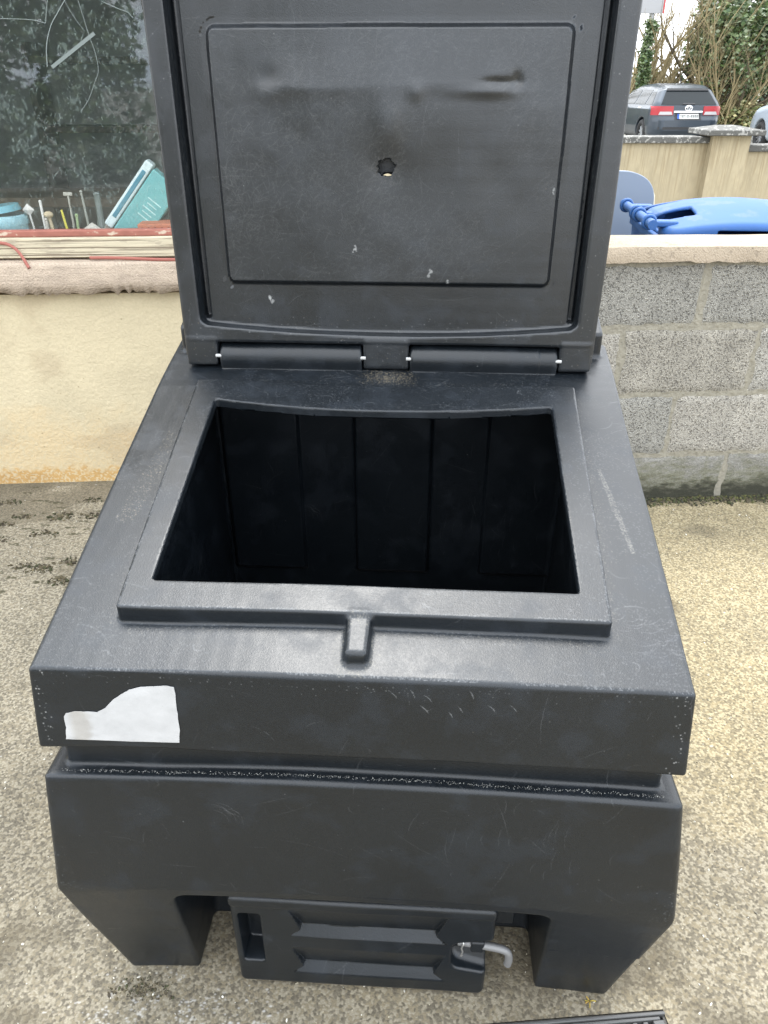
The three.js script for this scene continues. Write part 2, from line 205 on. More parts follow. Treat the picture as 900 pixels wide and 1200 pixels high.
function hood(x, y, z) {
  const w = wob(x, y, z); let d = hoodBox(x, y, z, 0, true) + w;
  const ty = topY(z), sag = .007 * clamp(1 - (x / .28) ** 2) * step(-.35, -.56, z);
  // raised frame round the mouth
  let fr = smax(Math.abs(x) - (.3052 + .0469 * (-z - .0737)), Math.abs(z + .3307) - .2571, .006);
  fr = smax(fr, (y - ty - .0255 + sag) * .978 + w, .003); fr = smax(fr, ty - .02 - y, .001);
  d = smin(d, fr, .003);
  // latch tab
  let tb = bx3(x, y - .2143 * -z, z, -.0005, .70, -.05, .0135 + clamp((-z - .02) * .03, 0, .002), .0215, .033, .006); d = smin(d, tb, .006);
  // rear ridge that the lid leans on
  let rd = smax(Math.abs(x) - .402, Math.abs(z + .772) - .033, .008); rd = smax(rd, y - (.905 + (-z - .76) * .35), .006); rd = smax(rd, .6 - y, .002); d = smin(d, rd, .008);
  // mouth
  const hw = .2715 + .0123 * (-z - .1194) / .4082, zr = -.5276 + .015 * clamp(1 - (x / .285) ** 2) + .003;
  const mo = (o) => smax(smax(Math.abs(x) - hw - o, z + .1194 - o, .006), zr - z - o, .007);
  d = smax(d, -mo(0), .0022);
  // hollow, also under the raised frame
  d = Math.max(d, -smax(smax(Math.abs(x) - .293, Math.abs(z + .3307) - .243, .01), y - ty - .0125 + sag, .004) - (y < .66 ? 9 : 0));
  d = Math.max(d, -Math.max(hoodBox(x, y, z, .012, false, 0), smax(smax(Math.abs(x) - .368, z + .020, .01), -(z + .7935) - rib(x, y), .01)));
  return d;
}
function neck(x, y, z) { return smax(smax(smax(Math.abs(x) - .380 - .02 * -z, z + .004 + bow(x) * 1.3, .008), -(z + .800), .012), y - Math.min(.75, topY(z) - .035), .004); }
function lowBox(x, y, z, ins, ribs) {
  const ax = Math.abs(x), w = .4030 + .1419 * (.5334 - y), w2 = .3992 + .125 * y;
  let s = smax(ax - w, (ax - w2) * .993, .004) - .012 * -z * .5;
  let fz = smax(z - (.0224 - (y - .303) * .0126), (z - (-.0358 + .192 * y)) * .982, .004) + bow(x) * 1.4;
  let bz = smax(-(z + .808) - (ribs || 0), -(z + .808) + .0, .004);
  let d = smax(s, fz, .008); d = smax(d, bz, .012); return d + ins;
}
function lower(x, y, z) {
  const w = wob(x, y + 3, z); let d = smax(lowBox(x, y, z, 0), y - .5334 + .003 * clamp(1 - (x / .4) ** 2), .007) + w;
  d = smin(d, Math.max(neck(x, y, z), .45 - y), .006);
  d = smax(d, -y, .004);
  const no = smax(smax(Math.abs(x) - .272 - (.285 - y) * .03, y - .283, .022), -.21 + .25 * (.283 - y) - z, .01);
  d = smax(d, -no, .006);
  // chute mouth behind the hatch
  d = Math.min(d, bx3(x, y, z, 0, .155, -.15, .185, .132, .085, .01));
  const nk = smax(smax(Math.abs(x) - .366, z + .022, .01), -(z + .790) - rib(x, y), .01);
  let cav = smax(nk, lowBox(x, Math.min(y, .45), z, .016), .01);
  cav = smax(cav, .05 - .2 * z - y, .01); cav = smax(cav, -(no - .02), .01); cav = Math.max(cav, -bx3(x, y, z, 0, .155, -.15, .197, .145, .097, .01));
  return Math.max(d, -cav);
}
// atlas: left half for faces looking up, right half for upright faces
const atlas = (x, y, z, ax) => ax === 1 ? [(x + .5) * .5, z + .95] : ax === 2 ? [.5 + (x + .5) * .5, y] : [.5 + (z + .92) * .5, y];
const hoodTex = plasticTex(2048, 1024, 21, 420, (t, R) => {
  const P = (x, z) => [(x + .5) * 1024, (z + .95) * 1024];
  // dust grains on the upper face, also painting sky brightness into its colour
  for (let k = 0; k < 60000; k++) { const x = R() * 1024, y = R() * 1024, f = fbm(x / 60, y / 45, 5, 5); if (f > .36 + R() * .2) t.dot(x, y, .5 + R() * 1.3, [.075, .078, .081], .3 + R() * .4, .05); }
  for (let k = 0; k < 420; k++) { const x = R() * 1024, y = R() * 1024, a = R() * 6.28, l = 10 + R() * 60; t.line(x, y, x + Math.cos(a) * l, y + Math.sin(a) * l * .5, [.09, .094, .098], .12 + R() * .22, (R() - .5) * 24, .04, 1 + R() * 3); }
  // pale scrape right of the mouth, scuffs at its front corner
  for (let k = 0; k < 900; k++) { const u = R(), [i, j] = P(.353 + (u - .5) * .018 + (R() - .5) * .010 * (1 - Math.abs(u - .5)), lerp(-.40, -.22, u)); t.dot(i, j, .4 + R() * 1.2, [.2, .19, .165], .15 + R() * .25, .1); }
  for (let k = 0; k < 260; k++) { const u = R(), [i, j] = P(.335 + (R() - .5) * .04, lerp(-.56, -.2, u)); t.dot(i, j, .4 + R(), [.2, .19, .16], .2 + R() * .4, .2); }
  for (let k = 0; k < 22; k++) { const [i, j] = P(.31 + R() * .07, -.05 - R() * .06); t.line(i, j, i + 10 + R() * 30, j - 12 + R() * 6, [.10, .10, .105], .3, 6, .1); }
  for (let k = 0; k < 500; k++) { const u = R(), [i, j] = P(-.338 + (R() - .5) * .03 - u * .02, lerp(-.47, -.25, u)); t.dot(i, j, .4 + R() * 1.1, [.26, .22, .16], .2 + R() * .45, .2); }
  // dirt caught along the frame's foot, dried splashes round the tab and hinge
  for (let k = 0; k < 2600; k++) { const e = Math.floor(R() * 4); let x, z; if (e === 0) { x = (R() * 2 - 1) * .31; z = -.068 + Math.abs(R() + R() - 1) * .02; } else if (e === 3) { x = (R() * 2 - 1) * .33; z = -.60 - R() * .03; } else { const s = e === 1 ? -1 : 1; z = -.07 - R() * .52; x = s * (.309 + .0469 * (-z - .0737) + Math.abs(R() + R() - 1) * .014); } const [i, j] = P(x, z); t.dot(i, j, .4 + R() * .8, [.24, .22, .18], .15 + R() * .35, .15); }
  for (let k = 0; k < 420; k++) { const a = R() * 6.28, r = .02 + R() * .014, [i, j] = P(-.001 + Math.cos(a) * r * .9, -.035 + Math.sin(a) * r * 1.3); t.dot(i, j, .5 + R() * .9, [.27, .25, .2], .2 + R() * .25, .15); }
  for (let k = 0; k < 900; k++) { const [i, j] = P(.005 + (R() + R() - 1) * .06, -.645 + (R() + R() - 1) * .03); t.dot(i, j, .5 + R() * 1.4, [.2, .165, .11], .3 + R() * .4, .2); }
  // worn pale arrises: front edge of the shell, outer edges of the frame
  for (let k = 0; k < 2600; k++) { const e = R(); let x, z; if (e < .35) { x = (R() * 2 - 1) * .388; z = -.002 - R() * R() * .006; } else if (e < .6) { x = (R() * 2 - 1) * .303; z = -.0765 - R() * R() * .004; } else { z = -.08 - R() * .5; x = (e < .8 ? -1 : 1) * (.3035 + .0469 * (-z - .0737) - R() * R() * .004); } if (n2(x * 40, z * 40, 19) < .42) continue; const [i, j] = P(x, z); t.dot(i, j, .5 + R() * .7, [.17, .175, .18], .3 + R() * .5, .1); }
  // upright faces: nicks along the top edge and at the corners
  const F = (x, y) => [1024 + (x + .5) * 1024, y * 1024];
  for (let k = 0; k < 120; k++) { const [i, j] = F((R() * 2 - 1) * .385, .692 - R() * R() * .02); t.dot(i, j, .3 + R() * .8, [.35, .35, .34], .2 + R() * .5, .2); }
  for (const s of [-1, 1]) for (let k = 0; k < 30; k++) { const [i, j] = F(s * (.386 - R() * R() * .02), .58 + R() * .115); t.dot(i, j, .4 + R() * 1.3, [.5, .5, .48], .3 + R() * .5, .2); }
  for (let k = 0; k < 9; k++) { const [i, j] = F(.02 + R() * .22, .655 + R() * .04); t.line(i, j, i + 4 + R() * 8, j - 6 - R() * 6, [.3, .3, .3], .35, 1, .2); }
});
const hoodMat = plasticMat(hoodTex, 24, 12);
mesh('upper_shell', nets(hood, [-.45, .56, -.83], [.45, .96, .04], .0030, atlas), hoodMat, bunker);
const bodyTex = plasticTex(1024, 1024, 33, 330, (t, R) => {
  const F = (x, y) => [(x + .5) * 1024, y * 1024];
  for (let k = 0; k < 14; k++) { const [i, j] = F(.12 + R() * .22, .36 + R() * .09); t.line(i, j, i + (R() - .3) * 14, j + 20 + R() * 30, [.06, .065, .07], .3, 3, .1); }
  for (let k = 0; k < 7; k++) { const [i, j] = F(-.2 + R() * .03, .49 - R() * .02); t.line(i, j, i + 22, j - 22, [.09, .092, .095], .35, 7, .2); }
  for (const s of [-1, 1]) for (let k = 0; k < 45; k++) { const [i, j] = F(s * (.425 - R() * R() * .03), .30 + R() * R() * .2); t.dot(i, j, .4 + R() * 1.4, [.2, .21, .22], .15 + R() * .4, .15); }
  for (let k = 0; k < 1500; k++) { const [i, j] = F((R() * 2 - 1) * .42, R() * .12); t.dot(i, j, .4 + R() * .8, [.2, .18, .14], R() * .4 * (1 - j / 123), .15); }
});
const bodyMat = plasticMat(bodyTex, 12, 12);
mesh('lower_body', nets(lower, [-.47, -.02, -.85], [.47, .78, .05], .005, (x, y, z, ax) => ax === 1 ? [x + .5, z + .9] : ax === 2 ? [x + .5, y] : [z + .9, y]), bodyMat, bunker);
// hinge barrels on the shell
for (const [a, b] of [[-.3085, -.0455], [.0435, .3105]]) {
  const f = (x, y, z) => { const w = wob(x * 2, y, z); let d = hyp(y - .861, z + .69) - .0255; d = smin(d, bx3(x, y, z, (a + b) / 2, .842, -.69, 9, .02, .022, .006), .006); d = smin(d, bx3(x, y, z, (a + b) / 2, .832, -.686, 9, .008, .028, .004), .004); return smax(d, Math.abs(x - (a + b) / 2) - (b - a) / 2, .005) + w * .6; };
  mesh('hinge_barrel', nets(f, [a - .02, .80, -.75], [b + .02, .91, -.64], .0035, (x, y, z, ax) => [x + .5, y - z - .9]), bodyMat, bunker);
}
// lid: local y runs up the lid, local z out of its inner face
function lidS(x, s, n) {
  const w = wob(x, s + 1, n), hw = .3716 + .004 * s;
  let d = smax(smax(Math.abs(x) - hw, Math.abs(s - .344) - .303, .014), Math.abs(n + .034) - .034, .006);
  for (const [c, h] of [[-.3415, .0300], [-.001, .042], [.3415, .0300]]) d = smin(d, bx3(x, s, n, c, .024, -.021, h, .028, .0215, .005), .003);
  const bs = .074 - .016 * clamp(1 - (x / .335) ** 2);
  const rec = smax(smax(smax(Math.abs(x) - .3375, bs - s, .014), s - .608, .014), -.024 - n - panel(x, s), .004);
  d = smax(d, -rec, .004);
  // seal channels down both sides of the recess
  const ch = smax(smax(Math.abs(Math.abs(x) - .3305) - .0060, Math.abs(s - .342) - .262, .004), -.046 - n, .003); d = smax(d, -ch, .003) + w;
  // ragged finger hole through the inner skin
  const a = Math.atan2(s - .333, x + .002), hr = .0132 + .0009 * Math.sin(a * 5 + 1) + .0009 * Math.sin(a * 11);
  d = Math.max(d, -Math.max(hyp(x + .002, s - .333) - hr, -.05 - n));
  d = Math.max(d, -bx3(x, s, n, -.002, .33, -.043, .05, .05, .015, .004)); d = Math.max(d, -Math.max(hyp(x + .002, s - .3095) - .0118, n + .04));
  return d;
}
function panel(x, s) {
  const p = smax(Math.abs(x) - .2835, Math.abs(s - .338) - .194, .014);
  let h = .012 * (1 - step(-.006, .0015, p));
  if (p < .01) {
    const q = (cx, cs, rx, rs) => Math.exp(-(((x - cx) / rx) ** 2) - (((s - cs) / rs) ** 2));
    const cr = s - .4505 - .0025 * Math.sin(x * 17) - .004 * x; // a long soft fold, pinched at both ends
    h += .006 * q(.0, .425, .26, .08) + (cr > 0 ? .0022 * Math.exp(-cr / .024) : .0022 * Math.exp(-((cr / .014) ** 2))) * step(-.24, -.15, x) * (1 - step(.15, .21, x)) * (.35 + .65 * Math.min(1, Math.abs(x) / .17));
    h += -.002 * q(-.192, .460, .016, .018) - .004 * q(.172, .4545, .024, .0055) - .003 * q(.2, .457, .008, .010) + .002 * q(-.187, .438, .018, .014) + .0025 * q(.15, .441, .045, .008) + .002 * q(.045, .441, .012, .012);
    h += -.0025 * q(-.002, .332, .03, .03) + .003 * q(0, .39, .022, .045) + (n2(x * 7 + 4, s * 7, 91) - .5) * .003 + (n2(x * 22 + 4, s * 22, 92) - .5) * .0010;
  }
  return -h;
}
const lidTex = plasticTex(1024, 1024, 55, 500, (t, R) => {
  // worn, dusty face of the raised panel: dense fine rub marks in uneven patches
  for (let k = 0; k < 15000; k++) { const x = (R() * 2 - 1) * .283, s = .145 + R() * .386, f = fbm(x * 9 + 5, s * 9, 8, 4) + .06 - x * .12; if (f < .44 + R() * .2) continue; const i = (x + .5) * 1024, j = (s + .1) * 1024, a = .5 + (R() + R() - 1) * 1.6, l = 3 + R() * 12; t.line(i, j, i + Math.cos(a) * l, j + Math.sin(a) * l, [.042, .045, .047], .12 + R() * .2, (R() - .5) * 3, -.02); }
  const L = (x, s) => [(x + .5) * 1024, (s + .1) * 1024];
  for (let k = 0; k < 1100; k++) { const a = R(), [i, j] = L(-.27 + R() * R() * .4, .27 + (R() + R() - 1) * .2 + .05), an = R() * 6.28, l = 6 + R() * 26; t.line(i, j, i + Math.cos(an) * l, j + Math.sin(an) * l, [.055, .058, .058], .08 + R() * .25, (R() - .5) * 6, .12); }
  for (let k = 0; k < 110; k++) { const a = R() * 6.28, r = .012 + R() * R() * .04, [i, j] = L(-.002 + Math.cos(a) * r, .332 + Math.sin(a) * r); const a2 = a + (R() - .5) * 1.6; t.line(i, j, i + Math.cos(a2) * 7, j + Math.sin(a2) * 7, [.07, .07, .069], .15 + R() * .25, 2, .1); }
  for (let k = 0; k < 80; k++) { const [i, j] = L(.06 + R() * .18, .15 + R() * .16); if (k < 9) t.line(i, j, i + 60 + R() * 60, j + 50 + R() * 40, [.06, .06, .06], .2, 3, .06); }
  for (let k = 0; k < 400; k++) { const [i, j] = L((R() * 2 - 1) * .36, .0 + R() * .085); t.dot(i, j, .4 + R() * 1.2, R() < .7 ? [.33, .33, .32] : [.22, .18, .12], .2 + R() * .5, .2); }
  for (const s of [-1, 1]) for (let k = 0; k < 70; k++) { const [i, j] = L(s * (.332 + R() * .045), R() * .6); t.dot(i, j, .4 + R() * R() * 1.5, [.4, .4, .39], .2 + R() * .5, .2); }
  for (const [x, s, r] of [[-.056, .205, 3], [.075, .168, 5], [.105, .15, 3.5], [-.21, .115, 5], [.275, .3, 3]]) for (let q = 0; q < 10; q++) { const [i, j] = L(x + (R() - .5) * .006, s + (R() - .5) * .012); t.dot(i, j, r * R(), [.45, .46, .45], .5, .2); }
});
const lidMat = plasticMat(lidTex, 12, 12); lidMat.ior = 1.65;
const lid = mesh('lid', nets(lidS, [-.41, -.03, -.09], [.41, .68, .03], .004, (x, y, z, ax) => ax === 1 ? [x + .5, z + .5] : ax === 2 ? [x + .5, y + .1] : [z + .5, y + .1]), lidMat, bunker);
lid.position.set(0, .8494, -.6674); lid.rotation.x = -THREE.MathUtils.degToRad(1.376); lid.userData.label = 'open lid with a dented raised panel and a ragged finger hole';
const steel = mat(col(.55, .55, .54), .38, { metalness: .85 }), dullSteel = mat(col(.2, .2, .2), .6, { metalness: .5 });
for (const x of [-.3105, -.0435, .0415, .3115]) { const g = new THREE.CylinderGeometry(.0032, .0032, .011, 12); g.rotateZ(Math.PI / 2); g.translate(x, .866, -.6685); mesh('hinge_pin', g, mat(col(.4, .4, .39), .4), bunker); }

// hatch door
function doorS(x, y, z) {
  const w = wob(x * 2, y * 2, z) * .5;
  const cut = x > .15 && y < .16 ? .008 : 0;
  let d = smax(smax(Math.abs(x + .0015) - .2035 + cut, Math.abs(y - .128) - .116, .012), Math.abs(z + .045) - .026, .008);
  d = smin(d, smax(smax(Math.abs(x + .0015) - .203, Math.abs(y - .232) - .012, .008), Math.abs(z + .040) - .027, .007), .006);   // rolled top edge
  for (const y0 of [.0, -.1]) { // two louvre pockets
    const yy = y - y0, depth = yy > .165 ? .012 * clamp((.218 - yy) / .053) : .012 * clamp((yy - .146) / .019);
    const hw = .122 - 1.5 * depth; const pk = Math.max(Math.max(Math.abs(x - .008) - hw - .012 * 0, Math.abs(yy - .182) - .04), -.019 - depth - z);
    d = Math.max(d, -pk);
  }
  d = smax(d, -smax(smax(Math.abs(x + .176) - .0165, Math.abs(y - .135) - .062, .006), -.062 - z, .003), .004);   // grip slot
  d = smax(d, -smax(smax(Math.abs(x - .19) - .052, Math.abs(y - .118) - .036 - (x - .16) * .2, .014), -.047 - z + (y < .1 ? (.1 - y) * .5 : 0), .008), .004); // latch recess
  return d + w;
}
const door = mesh('hatch_door', nets(doorS, [-.23, -.01, -.09], [.23, .27, .01], .003, (x, y, z, ax) => [x * .9 + .5, (ax === 1 ? z : y) + .1]), bodyMat, bunker);
door.userData.label = 'small black hatch door with two louvres and a bent locking pin';
mesh('grip_backing', box(.04, .13, .004, -.176, .135, -.069), bodyMat, door);
mesh('locking_pin', tube([[.148, .137, -.032], [.17, .137, -.030], [.205, .136, -.026], [.219, .134, -.024], [.226, .127, -.023], [.228, .112, -.022], [.227, .100, -.022]], .0062, 40, 12), dullSteel, door);
mesh('pin_bracket', merge([box(.022, .026, .03, .178, .137, -.037, .004)]), bodyMat, door);
mesh('retaining_clip', tube([[.153, .152, -.030], [.156, .146, -.0225], [.1535, .135, -.0225], [.1555, .124, -.0225], [.153, .112, -.024], [.156, .108, -.027]], .0014, 24, 6), steel, door);
mesh('keeper_bracket', merge([box(.03, .07, .012, .221, .185, -.062, .004)]), bodyMat, door);

{ // torn paper sticker
  const pts = [[-.3582, .6205], [-.3549, .6255], [-.3433, .6287], [-.33, .6289], [-.3159, .6285], [-.3051, .6346], [-.2932, .6479], [-.283, .6555], [-.2716, .6633], [-.2574, .6683], [-.241, .6699], [-.225, .6719], [-.216, .6699], [-.2157, .6594], [-.2162, .6307], [-.2162, .6048], [-.219, .5862], [-.2798, .5845], [-.3614, .5858], [-.3582, .6037]];
  const pin = (x, y, o) => { let z = .02; for (let k = 0; k < 40; k++) z -= (hood(x, y, z) - o) * .9; return z; };
  const fine = []; const R = rng(3); pts.forEach((p, i) => { const q = pts[(i + 1) % pts.length], n = 4; for (let k = 0; k < n; k++) fine.push([lerp(p[0], q[0], k / n) + (R() - .5) * .0006, lerp(p[1], q[1], k / n) + (R() - .5) * .0006]); });
  const sh = new THREE.Shape(fine.map(p => new THREE.Vector2(p[0], p[1] + .008))); const g = new THREE.ExtrudeGeometry(sh, { depth: .0003, bevelEnabled: false });
  const p = g.attributes.position, uv = g.attributes.uv; for (let i = 0; i < p.count; i++) { uv.setXY(i, (p.getX(i) + .37) / .16, (p.getY(i) - .58) / .1); p.setZ(i, pin(p.getX(i), p.getY(i), .0007) + p.getZ(i)); } g.computeVertexNormals();
  const t = new Tex(512, 320).each((i, j, o) => { const f = fbm(i / 60, j / 40, 4, 4), b = step(150, 110, i + (f - .5) * 60) * step(40, 80, i); const k = .38 + (f - .5) * .10 + (hash(i, j, 3) - .5) * .05; o[0] = k * lerp(1, .82, b); o[1] = k * lerp(1, .79, b); o[2] = k * lerp(1, .74, b); o[3] = .5; });
  const Q = rng(9); for (let k = 0; k < 26; k++) { const y = 70 + Q() * 110, x = 170 + Q() * 200; t.line(x, y, x + 30 + Q() * 110, y + (Q() - .5) * 3, [.36, .36, .36], .4, 0); } for (let k = 0; k < 60; k++) t.dot(Q() * 512, Q() * 320, Q() * 1.4, [.2, .19, .17], .4);
  mesh('torn_sticker', g, new THREE.MeshStandardMaterial({ map: t.map(), roughness: .75 }), bunker).userData.label = 'torn remains of a white paper sticker';
}
{ // grit caught on the ledge under the upper shell
  const R = rng(12), g0 = new THREE.IcosahedronGeometry(1, 0), n = 800, im = new THREE.InstancedMesh(g0, mat(col(.32, .32, .31), .9), n), m = new THREE.Matrix4(), q = new THREE.Quaternion(), c = new THREE.Color();
  for (let k = 0; k < n; k++) { const x = (R() * 2 - 1) * .383, z = .0075 - bow(x) * 1.35 + (R() + R() - 1) * .0035; let y = .545; for (let i = 0; i < 14; i++) y -= lower(x, y, z) * .9; const s = .0004 + R() * R() * .0007; q.setFromEuler(new THREE.Euler(R() * 6, R() * 6, R() * 6)); m.compose(V(x, y + s * .4, z), q, V(s, s * .7, s)); im.setMatrixAt(k, m); const v = .25 + R() * .6; im.setColorAt(k, c.setRGB(v, v, v * .97)); }
  im.name = 'ledge_grit'; im.userData = { kind: 'stuff', label: 'pale grit caught along the ledge of the black bunker', category: 'grit' }; im.position.copy(bunker.position); im.rotation.copy(bunker.rotation); im.castShadow = im.receiveShadow = true; scene.add(im);
}

// ---------------------------------------------------------------- house wall with the window
const house = thing('house', 'cream rendered house wall with a dirty cracked window', 'house', [0, 0, -2.5686], TH);
const plasterTex = new Tex(1024, 1024).each((i, j, o) => { // 1.7 m square, bottom left at x=-1.75, y=0
  const x = -1.75 + i / 1024 * 1.7, y = j / 1024 * 1.7; const f = fbm(i / 60, j / 60, 8, 5), g = n2(i / 2.6, j / 2.6, 2), h = n2(i / 6, j / 6, 3), e = hash(i, j, 5);
  let r = .575, gg = .495, b = .335; const k = .9 + .16 * (f - .5) + .09 * (g - .5) + .05 * (e - .5); r *= k; gg *= k; b *= k;
  const d = y + (fbm(i / 35, j / 35, 12, 5) - .5) * .26; // splash dirt with an uneven upper outline, ochre grains at the foot
  const s1 = step(.34, .13, d) * (.45 + .55 * step(.35, .6, n2(i / 3.2, j / 3.2, 31) * .5 + .5 * f)); r = lerp(r, .55, s1 * .6); gg = lerp(gg, .415, s1 * .65); b = lerp(b, .235, s1 * .65);
  const s2 = step(.075, .035, y + (n2(i / 9, j / 9, 17) - .5) * .04) * step(.2, .55, n2(i / 3, j / 3, 44)); r = lerp(r, .46, s2 * .75); gg = lerp(gg, .26, s2 * .75); b = lerp(b, .07, s2 * .75);
  const br = step(.56, .7, fbm(i / 120 + 3, j / 90, 66, 5)) * .3; r *= 1 - br * .35; gg *= 1 - br * .42; b *= 1 - br * .45;
  o[0] = r; o[1] = gg; o[2] = b; o[3] = .35 * g + .45 * h + .2 * f;
});
{ const R = rng(6); for (let k = 0; k < 60; k++) plasterTex.dot(R() * 1024, R() * 420, .5 + R() * 1.6, [.2, .15, .08], .5, -.2); }
const pm = plasterTex.map(), pb = plasterTex.grey(); const plaster = new THREE.MeshStandardMaterial({ map: pm, bumpMap: pb, bumpScale: .0022, roughness: .95 });
const wallPiece = (x0, x1, y0, y1, z0 = -.28, z1 = 0) => box(x1 - x0, y1 - y0, z1 - z0, (x0 + x1) / 2, (y0 + y1) / 2, (z0 + z1) / 2);
const plUV = g => { const q = g.toNonIndexed(), p = q.attributes.position, n = q.attributes.normal, uv = q.attributes.uv; for (let i = 0; i < p.count; i++) { const a = Math.abs(n.getX(i)) > .5 ? p.getZ(i) : p.getX(i); uv.setXY(i, (a + 1.75) / 1.7, p.getY(i) / 1.7); } return q; };
const WX0 = -2.1, WX1 = -.28, WY0 = .70, WY1 = 2.0;
mesh('wall', plUV(merge([wallPiece(-4.5, .45, -.3, WY0), wallPiece(-4.5, WX0, WY0, 2.6), wallPiece(WX1, .45, WY0, 2.6), wallPiece(WX0, WX1, WY1, 2.6)])), plaster, house);
const inner = mat(col(.34, .35, .33), .95);
mesh('room', merge([box(4.9, 2.9, .15, -2.03, 1.15, -3.6), box(.15, 2.9, 3.2, -4.42, 1.15, -1.9), box(.15, 2.9, 3.2, .37, 1.15, -1.9), box(4.6, .1, 3.2, -2.03, -.0, -1.9)]), inner, house);
mesh('roof', box(5.2, .14, 4.1, -2.03, 2.675, -1.87), mat(col(.12, .12, .125), .9), house);
mesh('workbench', merge([box(2.6, .05, .5, -1.4, .72, -2.4), box(.06, .7, .06, -.4, .36, -2.4), box(.06, .7, .06, -2.4, .36, -2.4)]), mat(col(.16, .12, .08), .9), house);
mesh('shelf', merge([box(1.6, .04, .3, -1.3, 1.45, -3.3), box(1.6, .04, .3, -1.3, 1.05, -3.3), box(.04, 1.5, .3, -.5, .8, -3.3), box(.04, 1.5, .3, -2.1, .8, -3.3)]), mat(col(.13, .10, .07), .9), house);
// cement sill with a ragged lower edge
const sillTex = new Tex(1024, 256).each((i, j, o) => { const f = fbm(i / 40, j / 25, 3, 5), e = n2(i / 2, j / 2, 6), st = fbm(i / 120, j / 3.2, 8, 3); const k = .85 + .3 * (f - .5) + .22 * (e - .5) - .12 * step(.55, .7, st); o[0] = .50 * k; o[1] = .405 * k; o[2] = .315 * k; o[3] = .5 * e + .5 * f; });
{
  const n = 160, pos = [], idx = []; const R = rng(8); const x0 = WX0 - .08, x1 = WX1 + .08;
  const prof = k => { const x = lerp(x0, x1, k / n), rag = .014 * Math.abs(Math.sin(x * 62 + Math.sin(x * 23) * 2)) * (.4 + n2(x * 14, 2, 3)) + .004 * n2(x * 60, 1, 5); const w = (n2(x * 8, 3, 9) - .5) * .005; return [[x, .815, -.09], [x, .808 + w, .028], [x, .796 + w, .037], [x, .745 + w, .040 + w], [x, .700 + rag, .037 + w], [x, .703 + rag, .0], [x, .70, -.1]]; };
  for (let k = 0; k <= n; k++) for (const p of prof(k)) pos.push(...p);
  for (let k = 0; k < n; k++) for (let q = 0; q < 6; q++) { const a = k * 7 + q; idx.push(a, a + 1, a + 8, a, a + 8, a + 7); }
  const g = new THREE.BufferGeometry(); g.setAttribute('position', new THREE.Float32BufferAttribute(pos, 3)); g.setAttribute('uv', new THREE.Float32BufferAttribute(new Float32Array(pos.length / 3 * 2), 2)); g.setIndex(idx); g.computeVertexNormals();
  const q = metreUV(g, 1); mesh('window_sill', q, new THREE.MeshStandardMaterial({ map: sillTex.map([.8, 3.2]), bumpMap: sillTex.grey([.8, 3.2]), bumpScale: .004, roughness: .93, side: THREE.DoubleSide }), house);
}
const win = new THREE.Group(); win.name = 'window'; house.add(win);
const woodTex = new Tex(1024, 256).each((i, j, o) => { const f = fbm(i / 90, j / 3.4, 5, 4), e = hash(i, j, 2), c = step(.60, .66, fbm(i / 260, j / 2.6, 25, 3)), p = step(.6, .7, fbm(i / 18, j / 9, 45, 4)); let r = .60, g = .53, b = .385; const k = .88 + .3 * (f - .5) + .08 * (e - .5); r *= k; g *= k; b *= k; r = lerp(r, .34, p * .6); g = lerp(g, .29, p * .6); b = lerp(b, .22, p * .6); r = lerp(r, .17, c * .8); g = lerp(g, .13, c * .8); b = lerp(b, .09, c * .8); o[0] = r; o[1] = g; o[2] = b; o[3] = clamp(.7 - c * .6 + (f - .5) * .3); });
const wood = new THREE.MeshStandardMaterial({ map: woodTex.map([.5, 4]), bumpMap: woodTex.grey([.5, 4]), bumpScale: .003, roughness: .85 });
mesh('bottom_rail', metreUV(merge([box(WX1 - WX0, .062, .075, (WX0 + WX1) / 2, .848, -.0285, .004)])), wood, win);
for (const x of [WX1 - .03, WX0 + .03]) mesh('frame_post', metreUV(box(.06, 1.06, .07, x, 1.41, -.031, .004)), wood, win);
mesh('top_rail', metreUV(box(WX1 - WX0, .06, .07, (WX0 + WX1) / 2, 1.97, -.030, .004)), wood, win);
const redPaint = new THREE.MeshStandardMaterial({ map: new Tex(256, 64).each((i, j, o) => { const f = fbm(i / 12, j / 8, 7, 4); const p = step(.72, .78, f); o[0] = lerp(.30, .45, p) * (.8 + .4 * f); o[1] = lerp(.115, .36, p) * (.8 + .4 * f); o[2] = lerp(.085, .28, p) * (.8 + .4 * f); o[3] = f; }).map([2, 8]), roughness: .85 });
mesh('putty_bead', metreUV(box(WX1 - WX0 - .12, .022, .03, (WX0 + WX1) / 2, .889, -.020, .006)), redPaint, win);
const GZL = -.034; // glass plane
mesh('pane', box(WX1 - WX0 - .12, 1.05, .004, (WX0 + WX1) / 2, 1.42, GZL), new THREE.MeshPhysicalMaterial({ color: 0xffffff, transmission: 1, thickness: 0, roughness: .02, ior: 1.5 }), win);
